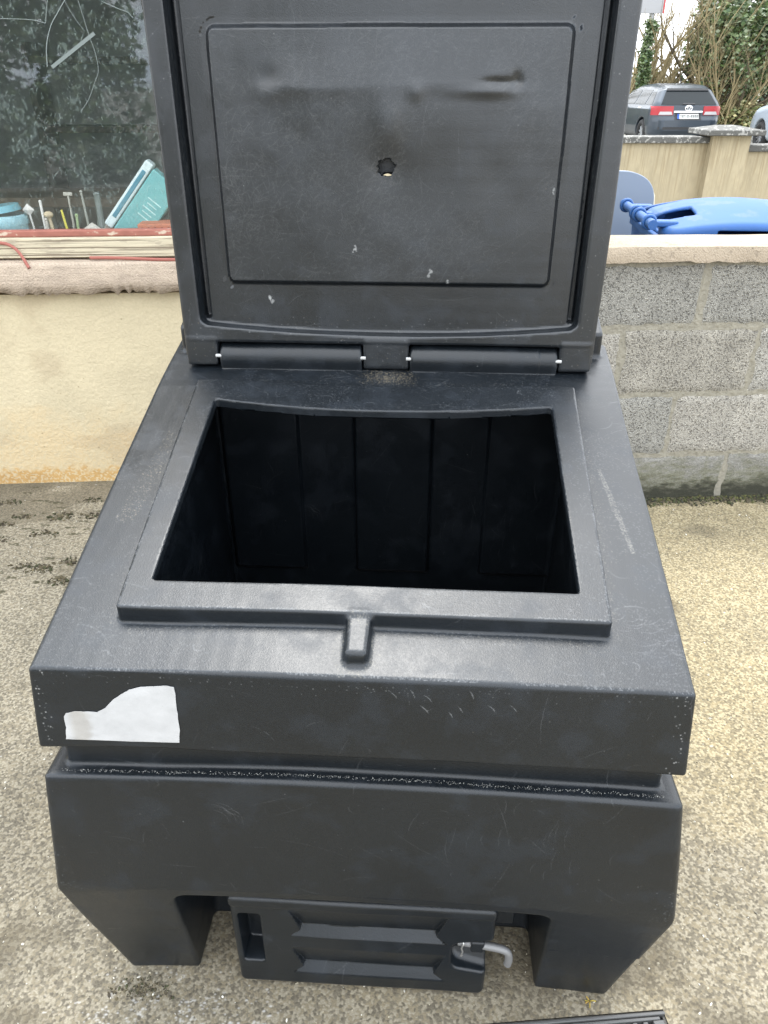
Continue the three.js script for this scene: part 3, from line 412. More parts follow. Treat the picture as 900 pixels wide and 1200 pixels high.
{ // grains of dust, splashes and cobweb on the outside of the glass
  const w = 1024, h = 1024, t = new Tex(w, h).each((i, j, o) => { const f = fbm(i / 50, j / 50, 4, 5), a = n2(i / 5, j / 7, 8), b = n2(i / 12, j / 15, 18); const s = step(.56, .86, a * .6 + b * .4 + (f - .5) * .6); o[0] = o[1] = o[2] = .5; o[3] = .035 + .05 * f + .13 * s; });
  const R = rng(14); for (let k = 0; k < 5200; k++) t.dot(R() * w, R() * h, .8 + R() * R() * 2.2, [0, 0, 0], .6, .4 * R()); for (let k = 0; k < 900; k++) { const x = R() * w, y = R() * h; t.line(x, y, x + (R() - .4) * 26, y + 8 + R() * 14, [0, 0, 0], .4, 2, .3, 2); }
  for (let k = 0; k < 40; k++) { const x = R() * w, y = R() * h, a = R() * 6.28, l = 20 + R() * 60; t.line(x, y, x + Math.cos(a) * l, y + Math.sin(a) * l, [0, 0, 0], .5, 10, .6); }
  const g = new THREE.PlaneGeometry(WX1 - WX0 - .125, 1.045); g.translate((WX0 + WX1) / 2, 1.42, GZL + .0045); metreUV(g);
  const q = metreUV(g, 1.1); mesh('dust_coat', q, new THREE.MeshStandardMaterial({ color: col(.33, .41, .38), alphaMap: t.grey(), transparent: true, roughness: .95, side: THREE.DoubleSide }), win);
}
const crackMat = mat(col(.2, .235, .225), .4);
const crack = (pts, r) => mesh('crack', tube(pts.map(p => [p[0], p[1], GZL + .006]), r, 30, 5), crackMat, win);
crack([[-.987, 1.349], [-.978, 1.40], [-.956, 1.448], [-.93, 1.48], [-.895, 1.52], [-.85, 1.57]], .0014);
crack([[-.868, 1.52], [-.858, 1.46], [-.851, 1.42], [-.843, 1.385], [-.842, 1.34], [-.858, 1.31], [-.885, 1.265], [-.914, 1.233]], .0008);
crack([[-1.3, 1.468], [-1.084, 1.466], [-1.01, 1.464], [-.968, 1.456]], .0009);
crack([[-.80, 1.508], [-.76, 1.492], [-.735, 1.484], [-.72, 1.47]], .0009);
crack([[-.905, 1.51], [-.885, 1.47], [-.865, 1.44]], .0006); crack([[-.935, 1.55], [-.955, 1.50], [-.968, 1.456]], .0009);
mesh('tape_strip', (() => { const g = box(.162, .0095, .0012, 0, 0, 0); g.rotateZ(.55); g.translate(-.905, 1.39, GZL + .0062); return g; })(), mat(col(.16, .19, .18), .6), win);
mesh('inner_ledge', box(WX1 - WX0, .04, .34, (WX0 + WX1) / 2, .802, -.24), mat(col(.30, .26, .2), .9), win);

// things on the ledge behind the glass, in the house's frame
const onHouse = (name, label, cat, x, y, z, grp) => { const c = Math.cos(TH), s = Math.sin(TH); const o = thing(name, label, cat, [x * c + z * s, y, -2.5686 - x * s + z * c], TH, grp); return o; };
const LY = .822;
{
  const teal = mat(col(.13, .40, .40), .45), tealDk = mat(col(.05, .22, .30), .3), clear = mat(col(.62, .74, .74), .3), o = onHouse('teal_case', 'teal plastic case leaning on its corner inside the window', 'plastic case', -.88, LY, -.21);
  const a = -.72, put = g => { g.rotateZ(a); g.translate(-.065, .06, 0); return g; };
  mesh('case_body', put(box(.105, .25, .055, .075, .135, 0, .006)), teal, o);
  mesh('clear_edge', put(box(.030, .262, .05, .004, .137, 0, .006)), clear, o);
  mesh('window_slot', put(box(.014, .19, .054, .004, .14, .0005, .003)), tealDk, o);
  for (let k = 0; k < 5; k++) mesh('print_line', put(box(.05 - (k % 2) * .014, .0035, .001, .083, .11 + k * .016, .0282)), mat(col(.45, .7, .68), .6), o);
}
{
  const o = onHouse('blue_tub', 'translucent pale blue plastic tub lying inside the window', 'tub', -1.29, LY, -.2), m = mat(col(.28, .52, .58), .3), m2 = mat(col(.12, .38, .46), .3);
  const pr = [[.0, 0], [.07, 0], [.083, .012], [.085, .03], [.078, .036], [.078, .045], [.084, .05], [.082, .066], [.075, .07]].map(p => new THREE.Vector2(...p)); o.scale.y = 1.45; mesh('tub_body', new THREE.LatheGeometry(pr, 28), m, o);
  const l = new THREE.CylinderGeometry(.07, .076, .014, 28); l.rotateZ(.08); l.translate(-.008, .081, 0); mesh('tub_lid', l, m2, o);
}
{
  const stick = (name, label, cat, x, h, r, c, tilt = 0, z = -.2, cap) => { h += .04; const o = onHouse(name, label, cat, x, LY, z, 'odds and ends on the window ledge'); const g = new THREE.CylinderGeometry(r * .85, r, h, 12); g.translate(0, h / 2, 0); g.rotateZ(tilt); mesh('shaft', g, mat(c, .6), o); if (cap) { const k = cap(); k.translate(-Math.sin(tilt) * h, Math.cos(tilt) * h, 0); mesh('tip', k, mat(c, .6), o); } return o; };
  const ball = (r, s = 1) => () => { const g = new THREE.SphereGeometry(r, 14, 10); g.scale(1, s, 1); return g; };
  stick('arrow_stick', 'small white stick with a diamond tip on the window ledge', 'stick', -1.185, .075, .0035, col(.62, .62, .58), .1, -.2, () => { const g = new THREE.OctahedronGeometry(.02, 0); g.scale(1, 1, .4); return g; });
  stick('white_rod', 'slim white rod standing on the window ledge', 'rod', -1.152, .10, .005, col(.72, .72, .68), 0, -.2, ball(.005));
  stick('cream_knob', 'cream knob with a round head on the window ledge', 'knob', -1.12, .06, .007, col(.5, .42, .27), .1, -.19, ball(.016, .7));
  stick('yellow_rod', 'thin yellow plastic rod on the window ledge', 'rod', -1.072, .072, .0045, col(.62, .56, .06), .1, -.19, ball(.004));
  stick('green_peg', 'short pale green peg beside the yellow rod', 'peg', -1.045, .055, .005, col(.3, .42, .2), -.05, -.2, ball(.006));
  stick('tall_rod', 'tall dull grey rod standing on the window ledge', 'rod', -1.01, .128, .0045, col(.28, .3, .26), .04, -.22, ball(.005));
  stick('grey_peg', 'short grey peg beside the white rod', 'peg', -1.138, .045, .006, col(.45, .43, .38), 0, -.18, ball(.006));
  { const o = onHouse('glass_bottle', 'dull grey bottle with a tall neck on the window ledge', 'bottle', -.972, LY, -.24); mesh('bottle_body', new THREE.LatheGeometry([[0, 0], [.022, 0], [.023, .01], [.023, .035], [.012, .055], [.010, .115], [.012, .116], [.012, .122], [0, .122]].map(p => new THREE.Vector2(p[0], p[1] * 1.35)), 18), mat(col(.13, .16, .15), .15), o); }
  { const o = onHouse('thin_spike', 'pale thin spike with a small flat head on the window ledge', 'spike', -1.075, LY, -.26); mesh('shaft', (() => { const g = new THREE.CylinderGeometry(.003, .005, .16, 8); g.translate(0, .08, 0); return g; })(), mat(col(.4, .4, .34), .7), o); mesh('head', box(.03, .012, .008, 0, .156, 0, .003), mat(col(.42, .42, .36), .7), o); }
  single('folded_paper', (() => { const g = new THREE.BufferGeometry(); g.setAttribute('position', new THREE.Float32BufferAttribute([-.05, 0, .03, .0, .035, 0, -.02, .0, -.05, .06, 0, .02, .0, .035, 0, -.05, 0, .03, .06, 0, .02, .02, 0, -.05, .0, .035, 0], 3)); g.setAttribute('uv', new THREE.Float32BufferAttribute(new Float32Array(18), 2)); g.computeVertexNormals(); g.translate(-1.01, LY + .035, -2.72); return g; })(), mat(col(.5, .48, .42), .9, { side: THREE.DoubleSide }), 'crumpled scrap of pale paper on the window ledge', 'paper');
  { const g = new THREE.IcosahedronGeometry(.05, 3), p = g.attributes.position; for (let i = 0; i < p.count; i++) { const k = 1 + (n3(p.getX(i) * 60 + 9, p.getY(i) * 60, p.getZ(i) * 60) - .5) * .6; p.setXYZ(i, p.getX(i) * k * 1.3, Math.max(p.getY(i) * k * .55, -.015), p.getZ(i) * k * .8); } g.computeVertexNormals(); g.translate(-.92, LY + .04, -2.74); single('grey_rag', g, mat(col(.22, .21, .18), .95), 'grey bunched rag at the foot of the teal case', 'rag'); }
  { const o = onHouse('red_brick', 'red perforated brick lying inside the window by the teal case', 'brick', -.72, LY, -.16); mesh('brick_body', box(.2, .078, .1, 0, .039, 0, .004), mat(col(.50, .17, .09), .9), o); for (let r = 0; r < 2; r++) for (let k = 0; k < 8; k++) mesh('hole', (() => { const g = new THREE.CylinderGeometry(.005, .005, .004, 8); g.rotateX(Math.PI / 2); g.translate(-.085 + k * .022, .046 + r * .017, .0495); return g; })(), mat(col(.16, .05, .03), .95), o); }
  { const o = onHouse('tin_lid', 'red and white tin lid lying on the window ledge', 'lid', -.965, LY, -.17); mesh('disc', (() => { const g = new THREE.CylinderGeometry(.03, .03, .012, 20); g.translate(0, .006, 0); return g; })(), mat(col(.55, .5, .47), .5), o); mesh('red_band', (() => { const g = new THREE.TorusGeometry(.0302, .0022, 6, 24); g.rotateX(Math.PI / 2); g.translate(0, .006, 0); return g; })(), mat(col(.5, .08, .07), .5), o); }
}
// strips of red sealant hanging off the frame
const seal = (pts, label) => { const c = Math.cos(TH), s = Math.sin(TH); const g = tube(pts, .0052, 40, 8); g.scale(1, 1, .6); g.rotateY(TH); g.translate(0, 0, -2.5686); single('sealant_strip', g, mat(col(.33, .11, .085), .7), label, 'sealant strip'); };
seal([[-1.42, .866, .025], [-1.30, .868, .026], [-1.22, .866, .027], [-1.185, .852, .034], [-1.165, .828, .045], [-1.145, .793, .068]], 'red sealant strip drooping over the pale wooden window frame');
seal([[-.955, .818, .030], [-.88, .8175, .035], [-.80, .815, .045], [-.72, .812, .05], [-.62, .811, .045], [-.5, .812, .04]], 'red sealant strip lying straight along the cement sill');

// ---------------------------------------------------------------- block wall
const blockWall = thing('block_wall', 'grey concrete block garden wall with a cream painted coping', 'wall', [0, 0, -2.2984], TH);
const blockTex = new Tex(1024, 1024).each((i, j, o) => { // .9 m square
  const s = 1 / 5.2, u = i * s, v = j * s, a = Math.floor(u), b = Math.floor(v); let d1 = 9, d2 = 9, h = 0; for (let q = -1; q <= 1; q++) for (let p = -1; p <= 1; p++) { const e = hash(a + p, b + q, 21), g = hash(a + p, b + q, 22), dx = u - a - p - e, dy = v - b - q - g, d = Math.sqrt(dx * dx + dy * dy); if (d < d1) { d2 = d1; d1 = d; h = hash(a + p, b + q, 25); } else if (d < d2) d2 = d; }
  const st = clamp((d2 - d1) * 2.2), pit = step(.60, .74, n2(i / 4.2, j / 4.2, 41) * .6 + n2(i / 2, j / 2, 42) * .4), f = fbm(i / 80, j / 80, 13, 4), e = hash(i, j, 3);
  let k = lerp(.29, .31 + .2 * h, st) * (.8 + .4 * f) * (.9 + .2 * e); k = lerp(k, .13, pit * .8); o[0] = k * 1.02; o[1] = k * .985; o[2] = k * .90; o[3] = clamp(.35 + st * .45 - pit * .6 + .2 * h);
});
const bMap = blockTex.map(), bBump = blockTex.grey();
const blockMats = [[1, .99, .96], [.86, .86, .83], [1.06, 1.03, .98], [.93, .9, .84], [.8, .8, .78]].map(c => new THREE.MeshStandardMaterial({ map: bMap, bumpMap: bBump, bumpScale: .006, roughness: .95, color: col(...c) }));
const mossTex = new Tex(1024, 512).each((i, j, o) => { // lowest course: algae with its own ragged outline; .9 x .225 m
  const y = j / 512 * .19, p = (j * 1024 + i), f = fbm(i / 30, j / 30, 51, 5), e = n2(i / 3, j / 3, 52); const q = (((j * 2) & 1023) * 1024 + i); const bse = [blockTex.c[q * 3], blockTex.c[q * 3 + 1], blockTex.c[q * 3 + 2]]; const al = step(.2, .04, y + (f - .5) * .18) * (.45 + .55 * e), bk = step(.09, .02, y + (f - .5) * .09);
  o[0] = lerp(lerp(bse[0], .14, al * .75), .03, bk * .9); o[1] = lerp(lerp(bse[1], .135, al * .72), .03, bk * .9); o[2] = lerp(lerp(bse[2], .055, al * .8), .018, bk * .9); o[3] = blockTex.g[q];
});
const mossMat = new THREE.MeshStandardMaterial({ map: mossTex.map(), bumpMap: mossTex.grey(), bumpScale: .005, roughness: .96 });
const mortarTex = new Tex(512, 512).each((i, j, o) => { const f = fbm(i / 20, j / 20, 71, 5), e = hash(i, j, 72), k = .8 + .35 * f + .12 * (e - .5); o[0] = .25 * k; o[1] = .232 * k; o[2] = .185 * k; o[3] = f; });
const mortar = new THREE.MeshStandardMaterial({ map: mortarTex.map([3, 3]), bumpMap: mortarTex.grey([3, 3]), bumpScale: .006, roughness: .95 });
const BX0 = .415, BX1 = 4.2;
mesh('mortar', metreUV(box(BX1 - BX0 - .006, 1.12, .165, (BX0 + BX1) / 2, .27, -.0865)), mortar, blockWall);
{
  const courses = [[.629, .828, 1.009], [.402, .619, 1.225], [.179, .393, .987], [-.045, .172, 1.222]], L = .45; let n = 0; const R = rng(31);
  const stones = (x0, x1, y0, y1, zf, m, name = 'block') => { const hx = (x1 - x0) / 2, hy = (y1 - y0) / 2, g = new THREE.BoxGeometry(x1 - x0, y1 - y0, .170, 26, 12, 2), p = g.attributes.position; for (let i = 0; i < p.count; i++) { const x = p.getX(i), y = p.getY(i), z = p.getZ(i), ex = Math.abs(x) > hx - .001, ey = Math.abs(y) > hy - .001; p.setXYZ(i, x - (ex ? Math.sign(x) * .011 * Math.pow(n2(y * 38 + n * 3, 3 + Math.sign(x), 1), 2) : 0), y - (ey ? Math.sign(y) * .009 * Math.pow(n2(x * 34 + n * 3, 7 + Math.sign(y), 2), 2) : 0), z - ((ex || ey) && z > .05 ? .003 + .004 * n2(x * 40, y * 40 + n, 6) : 0) + (z > .05 ? (n2(x * 22 + n, y * 22, 9) - .5) * .002 : 0)); } g.computeVertexNormals(); g.translate((x0 + x1) / 2, (y0 + y1) / 2, zf - .085); n++; const low = y0 < 0; mesh(name, low ? (() => { const q = metreUV(g, 1 / .9); const u = q.attributes.uv, pp = q.attributes.position; for (let i = 0; i < pp.count; i++) u.setXY(i, pp.getX(i) / .9 + n * .37, clamp(pp.getY(i) / .19, .01, .99)); return q; })() : metreUV(g, 1 / .9, R(), R()), m, blockWall); };
  for (const [y0, y1, jx] of courses) { let k = Math.ceil((BX0 - jx) / L) - 1; for (; jx + k * L < BX1; k++) { let x0 = jx + k * L + .004, x1 = jx + (k + 1) * L - .004; x0 = Math.max(x0, BX0); x1 = Math.min(x1, BX1); if (x1 - x0 < .06) continue; stones(x0, x1, y0, y1, .0 + (R() - .5) * .003, y0 < 0 ? mossMat : blockMats[Math.floor(hash(n, 7, 3) * 5)]); } }
  // coping, cast in lengths
  const cop = new Tex(1024, 256).each((i, j, o) => { const f = fbm(i / 60, j / 40, 81, 5), e = n2(i / 2.4, j / 2.4, 83), p = step(.66, .74, fbm(i / 14, j / 10, 84, 4)); let k = .92 + .2 * (f - .5) + .12 * (e - .5); o[0] = lerp(.35, .21, p * .6) * k; o[1] = lerp(.285, .17, p * .6) * k; o[2] = lerp(.21, .125, p * .6) * k; o[3] = .5 * e + .5 * f; });
  const cm = new THREE.MeshStandardMaterial({ map: cop.map([1, 3]), bumpMap: cop.grey([1, 3]), bumpScale: .004, roughness: .9 });
  for (const [x0, x1] of [[BX0, 1.335], [1.341, 2.4], [2.406, BX1]]) { const g = null; const q0 = new THREE.BoxGeometry(x1 - x0, .052, .225, 120, 2, 3); const p = q0.attributes.position; for (let i = 0; i < p.count; i++) { const x = p.getX(i), y = p.getY(i), z = p.getZ(i), X = x + x0; let yy = y + (n2(X * 7 + 3, 1, 2) - .5) * .004; if (y < -.02) yy += .006 * n2(X * 34, 1, 5); let zz = z + (n2(X * 9, y * 60, 4) - .5) * .005; if (y > .02 && Math.abs(z) > .11) { zz *= .93; yy -= .005; } p.setXYZ(i, x, yy, zz); } q0.computeVertexNormals(); q0.translate((x0 + x1) / 2, .8565, -.09); mesh('coping', metreUV(q0), cm, blockWall); }
}

// ---------------------------------------------------------------- drain
{
  const dr = thing('drain_grate', 'dark slotted drain grate let into the concrete yard', 'drain grate', [DX, 0, DZ]); const cast = mat(col(.085, .085, .083), .55, { metalness: .3 }), dark = mat(col(.09, .085, .075), .9);
  dr.rotation.y = Math.PI - DA; // local x runs along the channel to the left, local z away
  const W = -DW; // channel lies on -z local
  mesh('trough', merge([box(DL, .004, DW, DL / 2, -.052, W / 2), box(DL, .05, .004, DL / 2, -.028, -.002), box(DL, .05, .004, DL / 2, -.028, W + .002), box(.004, .05, DW - .012, .002, -.028, W / 2), box(.004, .05, DW - .012, DL - .002, -.028, W / 2)]), dark, dr);
  mesh('frame', merge([box(DL, .02, .005, DL / 2, -.0055, -.0065, .0015), box(DL, .02, .005, DL / 2, -.0055, W + .0065, .0015)]), cast, dr);
  mesh('end_plate', merge([box(.018, .016, DW - .03, .014, -.0065, W / 2, .002)]), cast, dr); mesh('end_plate', merge([box(.018, .016, DW - .03, DL - .014, -.0065, W / 2, .002)]), cast, dr);
  for (let k = 0; k < 27; k++) mesh('bar', box(.0085, .014, DW - .03, .035 + k * .0173, -.0075, W / 2, .002), cast, dr);
  mesh('side_rail', merge([box(DL - .02, .016, .005, DL / 2, -.0065, -.0123, .0015)]), cast, dr); mesh('side_rail', merge([box(DL - .02, .016, .005, DL / 2, -.0065, W + .0123, .0015)]), cast, dr);
}

// ---------------------------------------------------------------- bins behind the wall
{
  const blue = new THREE.MeshStandardMaterial({ map: new Tex(512, 512).each((i, j, o) => { const f = fbm(i / 50, j / 50, 3, 5), d = step(.52, .66, fbm(i / 26, j / 34, 17, 5)) * (.5 + .5 * n2(i / 2, j / 2, 5)); const k = .9 + .2 * f; o[0] = lerp(.016, .075, d * .6) * k; o[1] = lerp(.085, .12, d * .6) * k; o[2] = lerp(.27, .2, d * .5) * k; o[3] = .35 + d * .4; }).map([1, 1]), roughness: .6 });
  const bin = thing('wheelie_bin', 'blue plastic wheelie bin with a domed lid behind the block wall', 'wheelie bin', [.955, -.022, -3.0], -.10);
  // local x from the hinge to the front, local z across
  const lidF = (x, y, z) => { const u = clamp((x - .06) / .70), arch = .915 + .045 * Math.sin(Math.PI * Math.pow(u, .8)) * (1 - .35 * (z / .27) ** 2) - .032 * (z / .27) ** 2; const pl = smax(Math.abs(x - .405) - .355, Math.abs(z) - .275, .06); let d = smax(smax(pl, (y - arch) * .95, .018), .855 - y, .01); d = smax(d, -smax(smax(pl + .014, (y - arch) * .95 + .014, .01), -9, .01), .002);
    d = smax(d, -smax(Math.abs(z - .12) - .05, Math.max(Math.abs(x - .10) - .075, arch - .035 + (x - .06) * .2 - y), .01), .008); d = smax(d, -smax(Math.abs(z + .12) - .05, Math.max(Math.abs(x - .10) - .075, arch - .035 + (x - .06) * .2 - y), .01), .008);
    d = smax(d, -bx3(x, y, z, .50, .878, .275, .27, .009, .014, .004), .004); return d; };
  mesh('lid', nets(lidF, [-.02, .82, -.32], [.80, 1.03, .32], .009), blue, bin);
  mesh('hinge_bar', (() => { const g = new THREE.CylinderGeometry(.0165, .0165, .56, 20); g.rotateX(Math.PI / 2); g.translate(.005, .905, 0); return g; })(), blue, bin);
  for (const z of [-.22, -.02, .04, .215]) mesh('hinge_ring', (() => { const g = new THREE.TorusGeometry(.021, .0065, 10, 24); g.scale(1, 1, 1.4); g.translate(.005, .905, z); return g; })(), blue, bin);
  for (const z of [-.205, .0, .205]) mesh('lid_arm', merge([box(.10, .022, .05, .055, .90, z, .008)]), blue, bin);
  const bodyG = new THREE.CylinderGeometry(.5, .40, .84, 4, 1); bodyG.rotateY(Math.PI / 4); bodyG.scale(1.0, 1, .78); bodyG.translate(.40, .43, 0); mesh('bin_body', bodyG.toNonIndexed(), blue, bin); bodyG.computeVertexNormals();
  mesh('rim', merge([box(.74, .03, .022, .41, .845, .272, .006), box(.74, .03, .022, .41, .845, -.272, .006), box(.022, .03, .522, .045, .845, 0, .006), box(.022, .03, .522, .775, .845, 0, .006)]), blue, bin);
  for (const z of [-.24, .24]) mesh('wheel', (() => { const g = new THREE.CylinderGeometry(.1, .1, .05, 24); g.rotateX(Math.PI / 2); g.translate(.06, .1, z); return g; })(), mat(col(.02, .02, .02), .8), bin);
  // pale board with rounded corners
  const sh = new THREE.Shape(), w = .30, h = 1.035, r = .13; sh.moveTo(-w, 0); sh.lineTo(w, 0); sh.lineTo(w, h - r); sh.quadraticCurveTo(w, h - .02, w - r, h); sh.quadraticCurveTo(0, h + .012, -w + r, h); sh.quadraticCurveTo(-w, h - .02, -w, h - r); sh.closePath();
  const pb = thing('rounded_board', 'pale blue grey board with rounded corners standing behind the blue bin', 'board', [.90, -.06, -3.56], .05);
  mesh('face', new THREE.ExtrudeGeometry(sh, { depth: .018, bevelEnabled: true, bevelSize: .004, bevelThickness: .004, bevelSegments: 2, curveSegments: 12 }), mat(col(.2, .24, .30), .5), pb);
  mesh('edge_trim', tube([[w + .004, .1, .009], [w + .004, .6, .009], [w + .004, h - r, .009], [w - .03, h - .055, .009], [w - r, h - .002, .009]], .007, 30, 6), mat(col(.6, .56, .42), .7), pb);
}

// ---------------------------------------------------------------- boundary wall beyond
{
  const gw = thing('boundary_wall', 'buff rendered boundary wall with a capped pillar and dark copings', 'wall', [0, -.06, -8.3], 0);
  const t = new Tex(1024, 512).each((i, j, o) => { const f = fbm(i / 40, j / 40, 4, 5), run = fbm(i / 9, j / 130, 14, 4), d = step(.5, .7, run) * step(.1, .9, j / 512 + (f - .5) * .8); const k = .88 + .24 * (f - .5) + .06 * (hash(i, j, 2) - .5); o[0] = lerp(.43, .28, d * .6) * k; o[1] = lerp(.36, .215, d * .6) * k; o[2] = lerp(.235, .12, d * .6) * k; o[3] = f; });
  const bm = new THREE.MeshStandardMaterial({ map: t.map(), bumpMap: t.grey(), bumpScale: .004, roughness: .95 });
  const ct = new Tex(256, 256).each((i, j, o) => { const f = fbm(i / 14, j / 14, 9, 5), p = step(.62, .7, f); const k = lerp(.10, .3, p) * (.8 + .4 * n2(i / 2, j / 2, 1)); o[0] = k; o[1] = k * .97; o[2] = k * .88; o[3] = f; });
  const cm = new THREE.MeshStandardMaterial({ map: ct.map([2, 2]), bumpMap: ct.grey([2, 2]), bumpScale: .006, roughness: .95 });
  const wuv = g => metreUV(g, 1);
  mesh('wall_panel', wuv(box(4.2, .875, .2, 1.12, .4375, 0)), bm, gw); mesh('wall_panel', wuv(box(3.2, .80, .2, 5.185, .40, 0)), bm, gw);
  mesh('coping', wuv(box(4.22, .06, .28, 1.11, .906, 0, .012)), cm, gw); mesh('coping', wuv(box(3.2, .06, .28, 5.19, .831, 0, .012)), cm, gw);
  mesh('pillar', wuv(box(.37, .95, .37, 3.40, .475, .03)), bm, gw);
  const cap = new THREE.CylinderGeometry(.12, .39, .035, 4, 1); cap.rotateY(Math.PI / 4); cap.translate(3.40, 1.014, .03); mesh('pillar_cap', wuv(merge([box(.56, .05, .56, 3.40, .9755, .03, .01), cap])), cm, gw);
}

// ---------------------------------------------------------------- parked cars
function poly2(pts) { return (u, v) => { let d = 1e9, s = 1; for (let i = 0, n = pts.length, j = n - 1; i < n; j = i++) { const ex = pts[j][0] - pts[i][0], ey = pts[j][1] - pts[i][1], wx = u - pts[i][0], wy = v - pts[i][1], t = clamp((wx * ex + wy * ey) / (ex * ex + ey * ey)), bx = wx - ex * t, by = wy - ey * t; d = Math.min(d, bx * bx + by * by); const c1 = v >= pts[i][1], c2 = v < pts[j][1], c3 = ex * wy > ey * wx; if ((c1 && c2 && c3) || (!c1 && !c2 && !c3)) s = -s; } return s * Math.sqrt(d); }; }
function makeCar(name, label, pos, turn, paint, k) {
  const car = thing(name, label, 'car', pos, turn, 'cars parked beyond the boundary wall');
  const glass = new THREE.MeshPhysicalMaterial({ color: col(.012, .016, .018), roughness: .12, specularIntensity: .45 }), trim = mat(col(.015, .015, .016), .6), tyre = mat(col(.018, .018, .018), .9), alloy = mat(col(.4, .41, .42), .35, { metalness: .8 }), chrome = mat(col(.8, .8, .8), .15, { metalness: 1 }), red = mat(col(.30, .006, .012), .25), white = mat(col(.36, .35, .35), .25);
  const P = poly2([[-.06, .24], [0, .42], [-.015, .66], [-.07, .74], [-.10, .98], [-.40, 1.36], [-.62, 1.44], [-1.4, 1.485], [-2.2, 1.45], [-2.6, 1.36], [-3.25, 1.0], [-4.2, .86], [-4.55, .68], [-4.62, .42], [-4.55, .2], [-.2, .19]].map(([z, y]) => [z, .19 + (y - .19) * k]));
  const f = (x, y, z) => { const ax = Math.abs(x); const hw = .9 - Math.max(0, y - .92 * k) * .55 - Math.max(0, .5 - y) * .10 - .02 * Math.max(0, (z + .5)) - Math.max(0, -4 - z) * .25; let d = smax(P(z, y), (ax - hw) * .93, .17); const cr = ax - .9 + .22 - (-z) * .9; d = smax(d, (cr - .02) * .74, .12); for (const wz of [-.86, -3.62]) d = smax(d, -Math.max(hyp(y - .32, z - wz) - .37, .62 - ax), .02); return d; };
  mesh('body', nets(f, [-1.02, .1, -4.75], [1.02, 1.65, .12], .03), paint, car);
  const back = [0, 0, -1], R = (x0, x1, y0, y1, ins = 0) => [[x0, y0 * k, .1], [x1, y0 * k, .1], [x1 - ins, y1 * k, .1], [x0 + ins, y1 * k, .1]];
  mesh('rear_window', patch(f, R(-.70, .70, 1.0, 1.31, .16), back, 14, 6, .006), glass, car);
  mesh('spoiler', patch(f, R(-.53, .53, 1.325, 1.375, .03), back, 12, 2, .03, .05), trim, car);
  mesh('rear_wiper', patch(f, R(-.17, .17, 1.015, 1.045, .04), back, 6, 1, .022, .012), trim, car);
  for (const s of [-1, 1]) { const q = s < 0 ? R(-.88, -.38, .77, .975, 0) : R(.38, .88, .77, .975, 0); const tl = mesh('tail_light', patch(f, q, back, 10, 4, .014, .03), red, car); mesh('reverse_lens', patch(f, s < 0 ? R(-.74, -.40, .78, .85, .03) : R(.40, .74, .78, .85, .03), back, 6, 2, .022, .012), white, tl); }
  mesh('chrome_strip', patch(f, R(-.36, .36, .835, .865, 0), back, 8, 1, .015, .016), chrome, car);
  mesh('plate_recess', patch(f, R(-.34, .34, .66, .82, .02), back, 8, 3, .004, .008), trim, car);
  const cv = document.createElement('canvas'); cv.width = 512; cv.height = 112; const cx = cv.getContext('2d'); cx.fillStyle = '#b4b4ae'; cx.fillRect(0, 0, 512, 112); cx.fillStyle = '#1d4690'; cx.fillRect(0, 0, 52, 112); cx.fillStyle = '#23252a'; cx.font = 'bold 84px sans-serif'; cx.fillText('181-D-8888', 66, 86); const ctx = new THREE.CanvasTexture(cv); ctx.colorSpace = THREE.SRGBColorSpace;
  mesh('number_plate', patch(f, R(-.27, .27, .685, .80, 0), back, 6, 2, .016, .008), new THREE.MeshStandardMaterial({ map: ctx, roughness: .4 }), car);
  { const g = mergeGeometries([new THREE.TorusGeometry(.075, .013, 8, 28), new THREE.TorusGeometry(.04, .010, 8, 20).scale(.7, 1.4, 1), new THREE.TorusGeometry(.04, .010, 8, 20).scale(1.35, .6, 1).translate(0, .03, 0)]); g.scale(1.15, .8, 1); g.translate(0, .925 * k, -.075); mesh('emblem', g, chrome, car); }
  mesh('bumper_strip', patch(f, R(-.72, .72, .44, .50, 0), back, 10, 1, .006, .012), trim, car);
  mesh('aerial', (() => { const g = new THREE.CylinderGeometry(.006, .012, .2, 8); g.rotateX(-.5); g.translate(0, 1.52 * k, -.95); return g; })(), trim, car);
  for (const s of [-1, 1]) { const d = [-s, 0, 0], X = s * 1.0; const Q = (z0, z1, y0, y1, z2 = z0, z3 = z1) => [[X, y0 * k, z0], [X, y0 * k, z1], [X, y1 * k, z3], [X, y1 * k, z2]];
    mesh('side_window', patch(f, Q(-.32, -.78, 1.0, 1.30, -.55, -.80), d, 6, 5, .006), glass, car); mesh('side_window', patch(f, Q(-.86, -1.62, 1.0, 1.34, -.88, -1.60), d, 6, 5, .006), glass, car); mesh('side_window', patch(f, Q(-1.70, -2.70, 1.0, 1.33, -1.68, -2.30), d, 8, 5, .006), glass, car);
    mesh('door_handle', patch(f, Q(-1.0, -1.2, .92, .945), d, 3, 1, .01, .02), chrome, car); mesh('mirror', (() => { const g = new RoundedBoxGeometry(.2, .14, .09, 3, .04); g.translate(s * .98, 1.0 * k, -2.62); return g; })(), paint, car);
    mesh('headlight', patch(f, [[s * .5, .66 * k, -4.8], [s * .82, .66 * k, -4.6], [s * .82, .8 * k, -4.5], [s * .5, .78 * k, -4.8]], [0, 0, 1], 5, 3, .006, .02), white, car);
